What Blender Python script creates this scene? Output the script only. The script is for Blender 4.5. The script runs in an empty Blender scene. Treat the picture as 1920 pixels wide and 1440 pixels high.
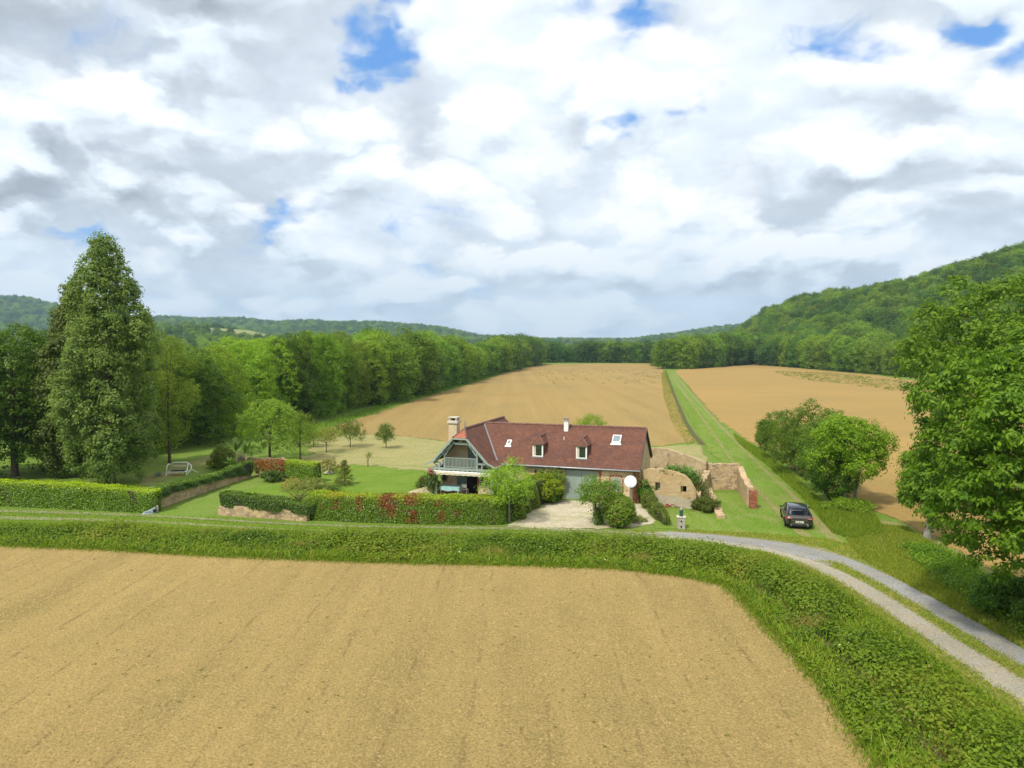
import bpy, bmesh, math, random
import numpy as np
from mathutils import Vector, Matrix
from math import radians as R

# ---------------------------------------------------------------- camera, sky, sun, exposure
SC = bpy.context.scene
COL = SC.collection
CAM_H = 13.0
F_PX = 1380.0
PITCH = math.atan(72 / 1380)
cd = bpy.data.cameras.new('camera')
cd.sensor_width = 36.0
cd.lens = 36.0 * F_PX / 1920.0
cd.clip_start = 0.1
cd.clip_end = 20000
cam = bpy.data.objects.new('camera', cd)
cam.location = (0, 0, CAM_H)
cam.rotation_euler = (math.pi / 2 - PITCH, 0, 0)
COL.objects.link(cam)
SC.camera = cam
SC.view_settings.view_transform = 'Standard'
SC.view_settings.look = 'None'
SC.view_settings.exposure = 0.3
SC.view_settings.gamma = 1.0
SC.view_settings.use_curve_mapping = False
SUN_EL, SUN_AZ = 52.0, 215.0            # azimuth clockwise from +Y: behind the camera, to its left
sl = bpy.data.lights.new('sun', 'SUN')
sl.energy = 3.2
sl.angle = R(5.0)
sl.color = (1.0, 0.95, 0.86)
sun = bpy.data.objects.new('sun', sl)
a_ = R(SUN_AZ); e_ = R(SUN_EL)
sdir = Vector((math.sin(a_) * math.cos(e_), math.cos(a_) * math.cos(e_), math.sin(e_)))
sun.rotation_euler = sdir.to_track_quat('Z', 'Y').to_euler()
sun.location = (0, 0, 60)
COL.objects.link(sun)


class NT:
    """tiny helper for node trees"""
    def __init__(s, tree):
        s.t = tree; s.n = tree.nodes; s.l = tree.links
    def new(s, typ, **kw):
        n = s.n.new(typ)
        for k, v in kw.items():
            if k.startswith('i_'):
                n.inputs[k[2:].replace('_', ' ')].default_value = v
            else:
                setattr(n, k, v)
        return n
    def link(s, a, b): s.l.new(a, b)
    def val(s, inp, v):
        if hasattr(v, 'is_output') or isinstance(v, bpy.types.NodeSocket): s.l.new(v, inp)
        else: inp.default_value = v
    def math(s, op, a, b=None, c=None, clamp=False):
        n = s.n.new('ShaderNodeMath'); n.operation = op; n.use_clamp = clamp
        s.val(n.inputs[0], a)
        if b is not None: s.val(n.inputs[1], b)
        if c is not None: s.val(n.inputs[2], c)
        return n.outputs[0]
    def vmath(s, op, a, b=None, scale=None):
        n = s.n.new('ShaderNodeVectorMath'); n.operation = op
        s.val(n.inputs[0], a)
        if b is not None: s.val(n.inputs[1], b)
        if scale is not None: s.val(n.inputs['Scale'], scale)
        return n.outputs['Value'] if op in ('DOT_PRODUCT', 'LENGTH', 'DISTANCE') else n.outputs[0]
    def noise(s, vec, scale, detail=4, rough=0.55, dist=0.0, lac=2.0):
        n = s.n.new('ShaderNodeTexNoise'); n.noise_dimensions = '3D'
        s.val(n.inputs['Vector'], vec)
        n.inputs['Scale'].default_value = scale; n.inputs['Detail'].default_value = detail
        n.inputs['Roughness'].default_value = rough; n.inputs['Distortion'].default_value = dist
        n.inputs['Lacunarity'].default_value = lac
        return n.outputs['Fac']
    def sstep(s, v, a, b, lo=0.0, hi=1.0):
        n = s.n.new('ShaderNodeMapRange'); n.interpolation_type = 'SMOOTHSTEP'
        s.val(n.inputs[0], v); n.inputs[1].default_value = a; n.inputs[2].default_value = b
        n.inputs[3].default_value = lo; n.inputs[4].default_value = hi
        return n.outputs[0]
    def lin(s, v, a, b, lo=0.0, hi=1.0):
        n = s.n.new('ShaderNodeMapRange'); n.clamp = True
        s.val(n.inputs[0], v); n.inputs[1].default_value = a; n.inputs[2].default_value = b
        n.inputs[3].default_value = lo; n.inputs[4].default_value = hi
        return n.outputs[0]
    def mix(s, f, a, b, mode='MIX'):
        n = s.n.new('ShaderNodeMix'); n.data_type = 'RGBA'; n.blend_type = mode
        s.val(n.inputs[0], f)
        for i, v in ((6, a), (7, b)):
            if isinstance(v, bpy.types.NodeSocket): s.l.new(v, n.inputs[i])
            else: n.inputs[i].default_value = (*v[:3], 1.0)
        return n.outputs[2]
    def comb(s, x, y, z):
        n = s.n.new('ShaderNodeCombineXYZ')
        for i, v in enumerate((x, y, z)): s.val(n.inputs[i], v)
        return n.outputs[0]
    def sep(s, v):
        n = s.n.new('ShaderNodeSeparateXYZ'); s.l.new(v, n.inputs[0]); return n.outputs


def pix_ray(px, py):
    x = (px - 960) / F_PX; z = -(py - 720) / F_PX
    c, s = math.cos(PITCH), math.sin(PITCH)
    return Vector((x, c + z * s, z * c - s))


def build_sky():
    w = bpy.data.worlds.new('World'); SC.world = w; w.use_nodes = True
    w.node_tree.nodes.clear(); t = NT(w.node_tree)
    out = t.new('ShaderNodeOutputWorld'); bg = t.new('ShaderNodeBackground')
    bg.inputs['Strength'].default_value = 0.1
    t.link(bg.outputs[0], out.inputs[0])
    sky = t.new('ShaderNodeTexSky'); sky.sky_type = 'NISHITA'; sky.sun_disc = False
    sky.sun_elevation = R(SUN_EL); sky.sun_rotation = R(SUN_AZ); sky.altitude = 100
    sky.air_density = 1.0; sky.dust_density = 0.6
    tc = t.new('ShaderNodeTexCoord'); d = tc.outputs['Generated']
    x, y, z = t.sep(d)
    zz = t.math('ADD', t.math('MAXIMUM', z, 0.0), 0.42)
    u = t.math('DIVIDE', x, zz); v = t.math('DIVIDE', y, zz)
    def coords(k, ox=0, oy=0):
        return t.comb(t.math('MULTIPLY_ADD', u, k, ox), t.math('MULTIPLY_ADD', v, k, oy), 3.7)
    SX, SY = 4.3, 1.9
    def noise2(c, scale, detail, rough=0.5):
        n = t.n.new('ShaderNodeTexNoise'); n.noise_dimensions = '2D'
        t.link(c, n.inputs['Vector'])
        n.inputs['Scale'].default_value = scale; n.inputs['Detail'].default_value = detail
        n.inputs['Roughness'].default_value = rough
        return n.outputs['Fac']
    c0 = coords(1.0, SX, SY)
    warp = noise2(c0, 1.3, 1)
    wv = t.comb(t.math('MULTIPLY', warp, 0.3), t.math('MULTIPLY', warp, 0.35), 0.0)
    def noise2c(c, scale, detail, rough=0.5):
        n = t.n.new('ShaderNodeTexNoise'); n.noise_dimensions = '2D'
        t.link(c, n.inputs['Vector'])
        n.inputs['Scale'].default_value = scale; n.inputs['Detail'].default_value = detail
        n.inputs['Roughness'].default_value = rough
        return t.vmath('SUBTRACT', n.outputs['Color'], (0.5, 0.5, 0.5))
    rough_w = t.vmath('SCALE', noise2c(c0, 6.0, 4, 0.6), scale=0.16)
    wv = t.vmath('ADD', wv, rough_w)
    def vor2(c, scale):
        v = t.n.new('ShaderNodeTexVoronoi'); v.voronoi_dimensions = '2D'; v.feature = 'F1'
        v.inputs['Scale'].default_value = scale; v.inputs['Detail'].default_value = 1.0
        v.inputs['Roughness'].default_value = 0.45
        t.link(c, v.inputs['Vector'])
        return t.math('SUBTRACT', 1.0, v.outputs['Distance'])
    def dens(k, det):
        c2 = t.vmath('ADD', coords(k, SX, SY), wv)
        a = noise2(c2, 2.0, det, 0.52)
        b = vor2(c2, 4.1)
        return t.math('ADD', t.math('MULTIPLY', a, 0.80), t.math('MULTIPLY_ADD', b, 0.34, -0.16))
    n0 = dens(1.0, 8); n_up = dens(0.955, 4)
    # blobs of the real sky: places with a hole, places with a thick grey cloud
    dw = t.vmath('ADD', d, t.vmath('SCALE', noise2c(c0, 3.2, 4, 0.62), scale=0.20))
    def blob(px, py, rad, stretch=1.6):
        q = pix_ray(px, py).normalized()
        dv = t.vmath('SUBTRACT', dw, tuple(q))
        dv = t.vmath('MULTIPLY', dv, (1.0, 1.0, stretch))
        return t.sstep(t.vmath('LENGTH', dv), 0.0, rad, 1.0, 0.0)
    holes = None
    for px, py, r, k in ((690, 85, .09, .95), (640, 110, .06, .9), (770, 20, .08, .9), (1130, 225, .075, .9),
                         (1300, 215, .06, .8), (1590, 120, .09, .85), (1860, 20, .06, .8), (560, 430, .09, .5),
                         (860, 450, .16, .35), (140, 415, .06, .6), (1050, 0, .07, .5), (1200, 5, .07, .6),
                         (1440, 90, .12, .4), (1915, 100, .06, .6)):
        b = t.math('MULTIPLY', blob(px, py, r), k)
        holes = b if holes is None else t.math('MAXIMUM', holes, b)
    grey = None
    for px, py, r, k in ((150, 80, .36, 1.0), (420, 130, .26, .8), (80, 320, .22, .9), (450, 370, .24, 1.0),
                         (300, 330, .22, .7), (1700, 350, .25, .45), (560, 500, .35, .4),
                         (1500, 520, .5, .35)):
        b = t.math('MULTIPLY', blob(px, py, r), k)
        grey = b if grey is None else t.math('MAXIMUM', grey, b)
    nh = t.math('SUBTRACT', n0, t.math('MULTIPLY', holes, 0.22))
    cover = t.sstep(nh, 0.20, 0.40)
    rel = t.math('SUBTRACT', n0, n_up)
    thick = t.sstep(n0, 0.50, 0.74)
    fine = noise2(t.vmath('ADD', c0, wv), 7.0, 4, 0.6)
    lit = t.math('ADD', 0.92, t.math('MULTIPLY', rel, 2.3))
    lit = t.math('SUBTRACT', lit, t.math('MULTIPLY', thick, 0.18))
    lit = t.math('ADD', lit, t.math('MULTIPLY', t.math('SUBTRACT', fine, 0.5), 0.25))
    g_eff = t.math('MULTIPLY', grey, t.math('SUBTRACT', 1.25, t.math('MULTIPLY', rel, 5.0)))
    lit = t.math('SUBTRACT', lit, t.math('MULTIPLY', t.math('MAXIMUM', g_eff, 0.0), 0.36), clamp=True)
    ramp = t.new('ShaderNodeValToRGB'); t.link(lit, ramp.inputs[0])
    cr = ramp.color_ramp
    cr.elements[0].position = 0.0; cr.elements[0].color = (.38, .42, .47, 1)
    cr.elements[1].position = 1.0; cr.elements[1].color = (9.9/10, 10/10, 10/10, 1)
    e = cr.elements.new(0.38); e.color = (.54, .59, .65, 1)
    e = cr.elements.new(0.70); e.color = (.80, .87, .93, 1)
    cl = t.mix(1.0, ramp.outputs[0], (9.2, 9.35, 9.5), 'MULTIPLY')
    blue = t.mix(0.72, sky.outputs[0], (1.3, 3.6, 8.2))
    vn = noise2(t.vmath('ADD', coords(1.0, 9.1, 4.4), rough_w), 3.2, 5, 0.6)
    vn2 = noise2(coords(1.0, 2.2, 7.7), 2.6, 5, 0.6)
    veil_a = t.sstep(t.math('SUBTRACT', vn, t.math('MULTIPLY', holes, 0.36)), 0.15, 0.40)
    veil_v = t.math('SUBTRACT', vn2, t.math('MULTIPLY', grey, 0.24))
    veil_c = t.mix(t.sstep(veil_v, 0.25, 0.68), (5.0, 5.6, 6.3), (7.4, 8.15, 9.0))
    back = t.mix(veil_a, blue, veil_c)
    col = t.mix(cover, back, cl)
    hz = t.sstep(z, 0.0, 0.20, 0.62, 0.0)
    col = t.mix(hz, col, (4.6, 5.8, 6.8))
    t.link(col, bg.inputs['Color'])
    w.cycles.sampling_method = 'MANUAL'; w.cycles.sample_map_resolution = 512

build_sky()

# ---------------------------------------------------------------- placement helpers
def P(px, py, z=0.0):
    r = pix_ray(px, py); t = (z - CAM_H) / r.z
    return (r.x * t, r.y * t)


def ZAT(px, py, Y):
    r = pix_ray(px, py)
    return CAM_H + r.z * Y / r.y


def PATH(l, z=0.0):
    return [P(a, b, z) for a, b in l]


def tag(o, label=None, cat=None, group=None, kind=None):
    if label: o['label'] = label
    if cat: o['category'] = cat
    if group: o['group'] = group
    if kind: o['kind'] = kind
    return o


def empty(name, loc=(0, 0, 0), rz=0.0, label=None, cat=None, group=None):
    o = bpy.data.objects.new(name, None)
    o.empty_display_size = 0.3
    o.location = loc; o.rotation_euler = (0, 0, rz)
    COL.objects.link(o)
    return tag(o, label, cat, group)


def link_mesh(name, me, mat=None, parent=None, loc=None, rz=0.0):
    o = bpy.data.objects.new(name, me)
    if mat is not None:
        for m in (mat if isinstance(mat, (list, tuple)) else [mat]): me.materials.append(m)
    COL.objects.link(o)
    if parent is not None: o.parent = parent
    if loc is not None: o.location = loc
    if rz: o.rotation_euler = (0, 0, rz)
    return o


class MB:
    def __init__(s): s.v = []; s.f = []; s.m = []; s.cur = 0
    def add(s, vs, fs):
        b = len(s.v); s.v += [tuple(p) for p in vs]
        for f in fs: s.f.append(tuple(b + i for i in f)); s.m.append(s.cur)
    def box(s, x0, x1, y0, y1, z0, z1):
        s.add([(x0, y0, z0), (x1, y0, z0), (x1, y1, z0), (x0, y1, z0), (x0, y0, z1), (x1, y0, z1), (x1, y1, z1), (x0, y1, z1)],
              [(0, 3, 2, 1), (4, 5, 6, 7), (0, 1, 5, 4), (1, 2, 6, 5), (2, 3, 7, 6), (3, 0, 4, 7)])
        return s
    def bar(s, a, b, w, h, up=(0, 0, 1)):
        a = Vector(a); b = Vector(b); d = (b - a).normalized(); u = Vector(up)
        if abs(d.dot(u)) > 0.98: u = Vector((0, 1, 0))
        r = d.cross(u).normalized(); u = r.cross(d).normalized()
        r *= w / 2; u *= h / 2
        s.add([a - r - u, a + r - u, a + r + u, a - r + u, b - r - u, b + r - u, b + r + u, b - r + u],
              [(0, 1, 2, 3), (7, 6, 5, 4), (0, 4, 5, 1), (1, 5, 6, 2), (2, 6, 7, 3), (3, 7, 4, 0)])
        return s
    def tube(s, pts, rad, n=8, cap=True):
        pts = [Vector(p) for p in pts]
        if not isinstance(rad, (list, tuple)): rad = [rad] * len(pts)
        vs = []; prev = None
        for i, p in enumerate(pts):
            d = (pts[min(i + 1, len(pts) - 1)] - pts[max(i - 1, 0)]).normalized()
            if prev is None:
                u = d.orthogonal().normalized()
            else:
                u = (prev - d * prev.dot(d)).normalized()
            prev = u; w = d.cross(u)
            for k in range(n):
                a = 2 * math.pi * k / n
                vs.append(p + (u * math.cos(a) + w * math.sin(a)) * rad[i])
        fs = []
        for i in range(len(pts) - 1):
            for k in range(n):
                k2 = (k + 1) % n
                fs.append((i * n + k, i * n + k2, (i + 1) * n + k2, (i + 1) * n + k))
        if cap:
            fs.append(tuple(reversed(range(n)))); fs.append(tuple((len(pts) - 1) * n + k for k in range(n)))
        s.add(vs, fs); return s
    def slab(s, poly, th):
        """planar polygon with thickness below it"""
        p = [Vector(q) for q in poly]
        n = Vector((0, 0, 0))
        for i in range(len(p)):
            a = p[i]; b = p[(i + 1) % len(p)]
            n += Vector(((a.y - b.y) * (a.z + b.z), (a.z - b.z) * (a.x + b.x), (a.x - b.x) * (a.y + b.y)))
        n.normalize()
        if n.z < 0: p.reverse(); n = -n
        q = [v - n * th for v in p]; k = len(p)
        s.add(p + q, [tuple(range(k)), tuple(reversed(range(k, 2 * k)))] +
              [(i, k + i, k + (i + 1) % k, (i + 1) % k) for i in range(k)])
        return s
    def lathe(s, prof, c=(0, 0, 0), n=24):
        vs = []
        for r, z in prof:
            for k in range(n):
                a = 2 * math.pi * k / n
                vs.append((c[0] + r * math.cos(a), c[1] + r * math.sin(a), c[2] + z))
        fs = [(i * n + k, i * n + (k + 1) % n, (i + 1) * n + (k + 1) % n, (i + 1) * n + k)
              for i in range(len(prof) - 1) for k in range(n)]
        fs.append(tuple(reversed(range(n)))); fs.append(tuple((len(prof) - 1) * n + k for k in range(n)))
        s.add(vs, fs); return s
    def build(s, name, mat=None, parent=None, loc=None, rz=0.0, smooth=False, bevel=0.0):
        me = bpy.data.meshes.new(name)
        me.from_pydata(s.v, [], s.f)
        me.validate()
        if s.cur and len(s.m) == len(me.polygons): me.polygons.foreach_set('material_index', s.m)
        if smooth: me.polygons.foreach_set('use_smooth', [True] * len(me.polygons))
        me.update()
        o = link_mesh(name, me, mat, parent, loc, rz)
        if bevel:
            b = o.modifiers.new('bevel', 'BEVEL'); b.width = bevel; b.segments = 2; b.limit_method = 'ANGLE'
        return o


# ---------------------------------------------------------------- materials
def new_mat(name):
    m = bpy.data.materials.new(name); m.use_nodes = True
    m.node_tree.nodes.clear()
    t = NT(m.node_tree)
    t.out = t.new('ShaderNodeOutputMaterial')
    return m, t


def bsdf(t, col, rough=0.8, metal=0.0, spec=0.3, bump=None, bstr=0.3, bdist=0.05, coat=0.0):
    b = t.new('ShaderNodeBsdfPrincipled')
    t.val(b.inputs['Base Color'], col if isinstance(col, bpy.types.NodeSocket) else (*col[:3], 1))
    t.val(b.inputs['Roughness'], rough); b.inputs['Metallic'].default_value = metal
    b.inputs['Specular IOR Level'].default_value = spec
    b.inputs['Coat Weight'].default_value = coat
    if bump is not None:
        bn = t.new('ShaderNodeBump'); bn.inputs['Strength'].default_value = bstr; bn.inputs['Distance'].default_value = bdist
        t.link(bump, bn.inputs['Height']); t.link(bn.outputs[0], b.inputs['Normal'])
    return b


def obj_co(t):
    return t.new('ShaderNodeTexCoord').outputs['Object']


def plain(name, col, rough=0.7, var=0.15, scale=3.0, metal=0.0, spec=0.3, bstr=0.15, coat=0.0):
    m, t = new_mat(name); co = obj_co(t)
    n = t.noise(co, scale, 5, 0.6)
    c = t.mix(t.lin(n, 0.3, 0.7), tuple(v * (1 - var) for v in col), tuple(min(1, v * (1 + var)) for v in col))
    b = bsdf(t, c, rough, metal, spec, t.noise(co, scale * 12, 3, 0.6), bstr, 0.01, coat)
    t.link(b.outputs[0], t.out.inputs[0])
    return m


def ground_mat(name, cols, s_big, s_mid, s_fine, stretch=(1, 1), dark=None, dark_amt=0.35, bstr=0.5, bdist=0.05,
               soft=False, spots=None, edge_noise=1.2, streak=None):
    """three base colours mixed by noise at three scales; optional ragged transparent rim from the 'edge' attribute"""
    m, t = new_mat(name)
    geo = t.new('ShaderNodeNewGeometry').outputs['Position']
    st = t.vmath('MULTIPLY', geo, (stretch[0], stretch[1], 1.0))
    nb = t.noise(st, s_big, 4, 0.55); nm = t.noise(st, s_mid, 5, 0.6); nf = t.noise(geo, s_fine, 6, 0.7)
    c = t.mix(t.sstep(nb, 0.38, 0.62), cols[0], cols[1])
    c = t.mix(t.math('MULTIPLY', t.sstep(nm, 0.42, 0.68), 0.75), c, cols[2])
    f = t.lin(nf, 0.25, 0.75, 1 - dark_amt, 1 + dark_amt)
    c = t.mix(1.0, c, t.comb(f, f, f), 'MULTIPLY')
    if dark is not None:
        ds = t.noise(t.vmath('MULTIPLY', geo, (1.0, 0.7, 1)), s_fine * 0.45, 3, 0.6)
        c = t.mix(t.math('MULTIPLY', t.sstep(ds, 0.60, 0.72), 0.8), c, dark)
    if streak:
        sc, col, amt = streak
        gx, gy, gz = t.sep(geo)
        wob = t.noise(t.vmath('MULTIPLY', geo, (.3, .05, 1)), 1.0, 2, 0.5)
        xx = t.math('MULTIPLY', t.math('ADD', t.math('ADD', gx, t.math('MULTIPLY', gy, -0.02)), t.math('MULTIPLY', wob, 1.2)), sc)
        fr = t.math('ABSOLUTE', t.math('SUBTRACT', t.math('FRACT', xx), 0.5))
        line = t.sstep(fr, 0.045, 0.012)
        br = t.noise(t.vmath('MULTIPLY', geo, (1.0, .5, 1)), 0.9, 5, 0.7)
        c = t.mix(t.math('MULTIPLY', t.math('MULTIPLY', line, t.sstep(br, 0.46, 0.60)), amt), c, col)
        sn = t.noise(t.vmath('MULTIPLY', geo, (sc * 2.2, sc * 0.04, 1)), 1.0, 3, 0.6)
        f2 = t.lin(sn, 0.3, 0.7, 0.90, 1.09)
        c = t.mix(1.0, c, t.comb(f2, f2, f2), 'MULTIPLY')
    if spots:
        sn = t.noise(geo, spots[0], 4, 0.6)
        c = t.mix(t.sstep(sn, spots[1], spots[1] + 0.08), c, spots[2])
    b = bsdf(t, c, 0.95, 0, 0.1, nf, bstr, bdist)
    sh = b.outputs[0]
    if soft:
        at = t.new('ShaderNodeAttribute'); at.attribute_name = 'edge'
        e = t.math('ADD', at.outputs['Fac'], t.math('MULTIPLY', t.math('SUBTRACT', t.noise(geo, edge_noise, 6, 0.7), 0.5), 1.5))
        tr = t.new('ShaderNodeBsdfTransparent'); mx = t.new('ShaderNodeMixShader')
        t.link(t.sstep(e, 0.38, 0.56), mx.inputs[0]); t.link(tr.outputs[0], mx.inputs[1]); t.link(sh, mx.inputs[2])
        sh = mx.outputs[0]
    t.link(sh, t.out.inputs[0])
    return m


def leaf_mat(name, transl=0.45, rough=0.55, spec=0.25):
    m, t = new_mat(name)
    at = t.new('ShaderNodeAttribute'); at.attribute_name = 'col'
    oi = t.new('ShaderNodeObjectInfo')
    hv = t.new('ShaderNodeHueSaturation')
    t.link(at.outputs['Color'], hv.inputs['Color'])
    t.link(t.lin(oi.outputs['Random'], 0, 1, 0.490, 0.506), hv.inputs['Hue'])
    t.link(t.lin(oi.outputs['Random'], 0, 1, 0.76, 1.22), hv.inputs['Value'])
    b = bsdf(t, hv.outputs[0], rough, 0, spec)
    tl = t.new('ShaderNodeBsdfTranslucent')
    tc = t.mix(1.0, hv.outputs[0], (1.25, 1.3, 0.7), 'MULTIPLY')
    t.link(tc, tl.inputs['Color'])
    mx = t.new('ShaderNodeMixShader'); mx.inputs[0].default_value = transl
    t.link(b.outputs[0], mx.inputs[1]); t.link(tl.outputs[0], mx.inputs[2])
    t.link(mx.outputs[0], t.out.inputs[0])
    return m


def tile_mat(name):
    m, t = new_mat(name); co = obj_co(t); x, y, z = t.sep(co)
    # courses of small flat tiles: 9 cm of height each, 17 cm wide, shifted every other course
    row = t.math('MULTIPLY', z, 11.0)
    rf = t.math('FRACT', row); ri = t.math('FLOOR', row)
    cx = t.math('ADD', t.math('MULTIPLY', t.math('ADD', x, y), 5.9), t.math('MULTIPLY', t.math('MODULO', ri, 2.0), 0.5))
    ci = t.math('FLOOR', cx); cf = t.math('FRACT', cx)
    wn = t.new('ShaderNodeTexWhiteNoise'); wn.noise_dimensions = '3D'
    t.link(t.comb(ci, ri, 0.0), wn.inputs['Vector'])
    big = t.noise(co, 0.55, 4, 0.6); mid = t.noise(co, 1.9, 5, 0.65)
    c = t.mix(t.sstep(big, 0.38, 0.62), (0.122, 0.056, 0.039), (0.152, 0.066, 0.043))
    c = t.mix(t.math('MULTIPLY', t.sstep(mid, 0.50, 0.68), 0.7), c, (0.215, 0.085, 0.045))
    c = t.mix(t.math('MULTIPLY', t.sstep(t.noise(co, 1.3, 5, 0.7), 0.55, 0.75), 0.45), c, (0.085, 0.062, 0.052))
    f = t.lin(wn.outputs['Value'], 0, 1, 0.86, 1.14)
    c = t.mix(1.0, c, t.comb(f, f, f), 'MULTIPLY')
    gap = t.math('MAXIMUM', t.sstep(rf, 0.14, 0.0), t.math('MULTIPLY', t.sstep(cf, 0.07, 0.0), 0.7))
    c = t.mix(t.math('MULTIPLY', gap, 0.35), c, (0.03, 0.018, 0.015))
    h = t.math('SUBTRACT', t.math('ADD', t.math('SUBTRACT', 1.0, rf), t.math('MULTIPLY', wn.outputs['Value'], 0.5)), gap)
    b = bsdf(t, c, 0.82, 0, 0.25, h, 0.6, 0.02)
    t.link(b.outputs[0], t.out.inputs[0]); return m


def render_mat(name, base, stain, patch=None, pt=0.6, low=None, courses=False):
    """lime render over rubble, stained"""
    m, t = new_mat(name); co = obj_co(t); x, y, z = t.sep(co)
    c = t.mix(t.sstep(t.noise(co, 0.9, 5, 0.65), 0.38, 0.66), base, stain)
    vo = t.new('ShaderNodeTexVoronoi'); vo.feature = 'DISTANCE_TO_EDGE'; vo.inputs['Scale'].default_value = 3.6
    t.link(t.vmath('MULTIPLY', co, (1, 1, 1.7)), vo.inputs['Vector'])
    vc = t.new('ShaderNodeTexVoronoi'); vc.inputs['Scale'].default_value = 3.6
    t.link(t.vmath('MULTIPLY', co, (1, 1, 1.7)), vc.inputs['Vector'])
    joint = t.sstep(vo.outputs['Distance'], 0.07, 0.0)
    if patch is not None:
        stone = t.mix(t.lin(t.sep(vc.outputs['Color'])[0], 0, 1), tuple(v * .7 for v in patch), tuple(min(1, v * 1.35) for v in patch))
        stone = t.mix(t.math('MULTIPLY', joint, 0.6), stone, tuple(v * .45 for v in patch))
        pf = t.sstep(t.noise(co, 0.75, 5, 0.7), pt - 0.05, pt + 0.05)
        c = t.mix(pf, c, stone)
        h = t.math('SUBTRACT', t.noise(co, 14, 4, 0.6), t.math('MULTIPLY', t.math('MULTIPLY', joint, pf), 1.6))
    else:
        h = t.noise(co, 14, 4, 0.6)
    if low is not None:
        lf = t.math('MULTIPLY', t.sstep(t.math('ADD', z, t.math('MULTIPLY', t.noise(co, 1.5, 4), 0.8)), 1.35, 1.05), 0.8)
        c = t.mix(lf, c, low)
    f = t.lin(t.noise(co, 6, 6, 0.7), 0.25, 0.75, 0.78, 1.2)
    c = t.mix(1.0, c, t.comb(f, f, f), 'MULTIPLY')
    b = bsdf(t, c, 0.92, 0, 0.15, h, 0.5, 0.012)
    t.link(b.outputs[0], t.out.inputs[0]); return m


M = {}
M['leaf'] = leaf_mat('foliage')
M['leaf_gloss'] = leaf_mat('glossy_foliage', 0.38, 0.38, 0.45)
M['bark'] = plain('bark', (0.10, 0.075, 0.05), 0.95, 0.35, 4, bstr=0.6)
M['bark_pale'] = plain('pale_bark', (0.24, 0.22, 0.18), 0.95, 0.3, 4, bstr=0.6)
M['twig'] = plain('twigs', (0.05, 0.045, 0.025), 0.95, 0.4, 6, bstr=0.6)
M['tile'] = tile_mat('roof_tiles')
M['render'] = render_mat('house_render', (0.62, 0.48, 0.29), (0.50, 0.35, 0.20), (0.27, 0.14, 0.08), 0.64)
M['render_plain'] = render_mat('porch_render', (0.72, 0.55, 0.35), (0.62, 0.44, 0.27))
M['ruin'] = render_mat('old_render', (0.47, 0.37, 0.22), (0.38, 0.27, 0.15), (0.33, 0.25, 0.17), 0.60)
M['ruin_low'] = render_mat('patched_render', (0.47, 0.35, 0.19), (0.44, 0.30, 0.145), (0.31, 0.22, 0.13), 0.60, low=(0.42, 0.38, 0.29))
M['rubble'] = render_mat('rubble_stone', (0.52, 0.38, 0.21), (0.42, 0.29, 0.16), (0.42, 0.31, 0.19), 0.48)
M['brick'] = render_mat('old_brick', (0.30, 0.10, 0.05), (0.24, 0.09, 0.05), (0.34, 0.14, 0.08), 0.45)
M['pale_stone'] = plain('pale_stone', (0.55, 0.50, 0.40), 0.9, 0.2, 2, bstr=0.5)
M['grey_stone'] = plain('grey_stone', (0.36, 0.34, 0.28), 0.9, 0.3, 5, bstr=0.6)
M['sage'] = plain('sage_paint', (0.29, 0.345, 0.30), 0.6, 0.12, 2)
M['sage_dark'] = plain('sage_shutter_paint', (0.165, 0.205, 0.175), 0.6, 0.12, 2)
M['garage'] = plain('garage_paint', (0.275, 0.33, 0.285), 0.55, 0.10, 1.2)
M['white'] = plain('white_paint', (0.82, 0.81, 0.75), 0.5, 0.05, 2)
M['zinc'] = plain('zinc', (0.42, 0.43, 0.44), 0.45, 0.12, 3, metal=0.4)
M['lead'] = plain('lead', (0.20, 0.20, 0.21), 0.6, 0.2, 3)
M['soffit'] = plain('old_soffit_wood', (0.09, 0.08, 0.06), 0.9, 0.3, 3)
M['dark'] = plain('painted_opening_shade', (0.012, 0.009, 0.008), 0.9, 0.1, 2)  # near-black that stands in for the shade inside openings
M['terracotta'] = plain('terracotta', (0.34, 0.12, 0.07), 0.85, 0.2, 4)
M['ridge'] = plain('ridge_tile', (0.20, 0.105, 0.08), 0.85, 0.3, 3)
M['cream'] = plain('cream_paint', (0.58, 0.47, 0.30), 0.7, 0.1, 3)
M['awning'] = plain('awning_cloth', (0.66, 0.60, 0.46), 0.85, 0.12, 5)
M['cloth_blue'] = plain('pale_blue_cloth', (0.30, 0.52, 0.50), 0.8, 0.08, 3)
M['dish'] = plain('dish_white', (0.68, 0.76, 0.80), 0.45, 0.04, 3)
M['steel'] = plain('galvanised_steel', (0.35, 0.36, 0.36), 0.4, 0.1, 5, metal=0.7)
M['green_iron'] = plain('green_iron', (0.008, 0.075, 0.05), 0.35, 0.2, 8, spec=0.5)
M['rock'] = plain('blue_grey_plastic', (0.30, 0.34, 0.37), 0.6, 0.25, 5, bstr=0.5)
M['car'] = plain('car_paint', (0.075, 0.070, 0.058), 0.28, 0.05, 1, metal=0.6, spec=0.5, bstr=0.0, coat=0.6)
M['tyre'] = plain('tyre_rubber', (0.02, 0.02, 0.02), 0.85, 0.2, 6)
M['rim'] = plain('alloy', (0.30, 0.30, 0.30), 0.35, 0.1, 4, metal=0.8)
M['black'] = plain('black_plastic', (0.02, 0.02, 0.02), 0.5, 0.2, 5)
M['chrome'] = plain('chrome', (0.7, 0.7, 0.7), 0.2, 0.05, 5, metal=1.0)
M['red_lamp'] = plain('red_lamp', (0.40, 0.01, 0.015), 0.25, 0.1, 5, spec=0.6)
M['pink_lamp'] = plain('lamp_reflector', (0.75, 0.35, 0.35), 0.25, 0.1, 5, spec=0.6)


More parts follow.
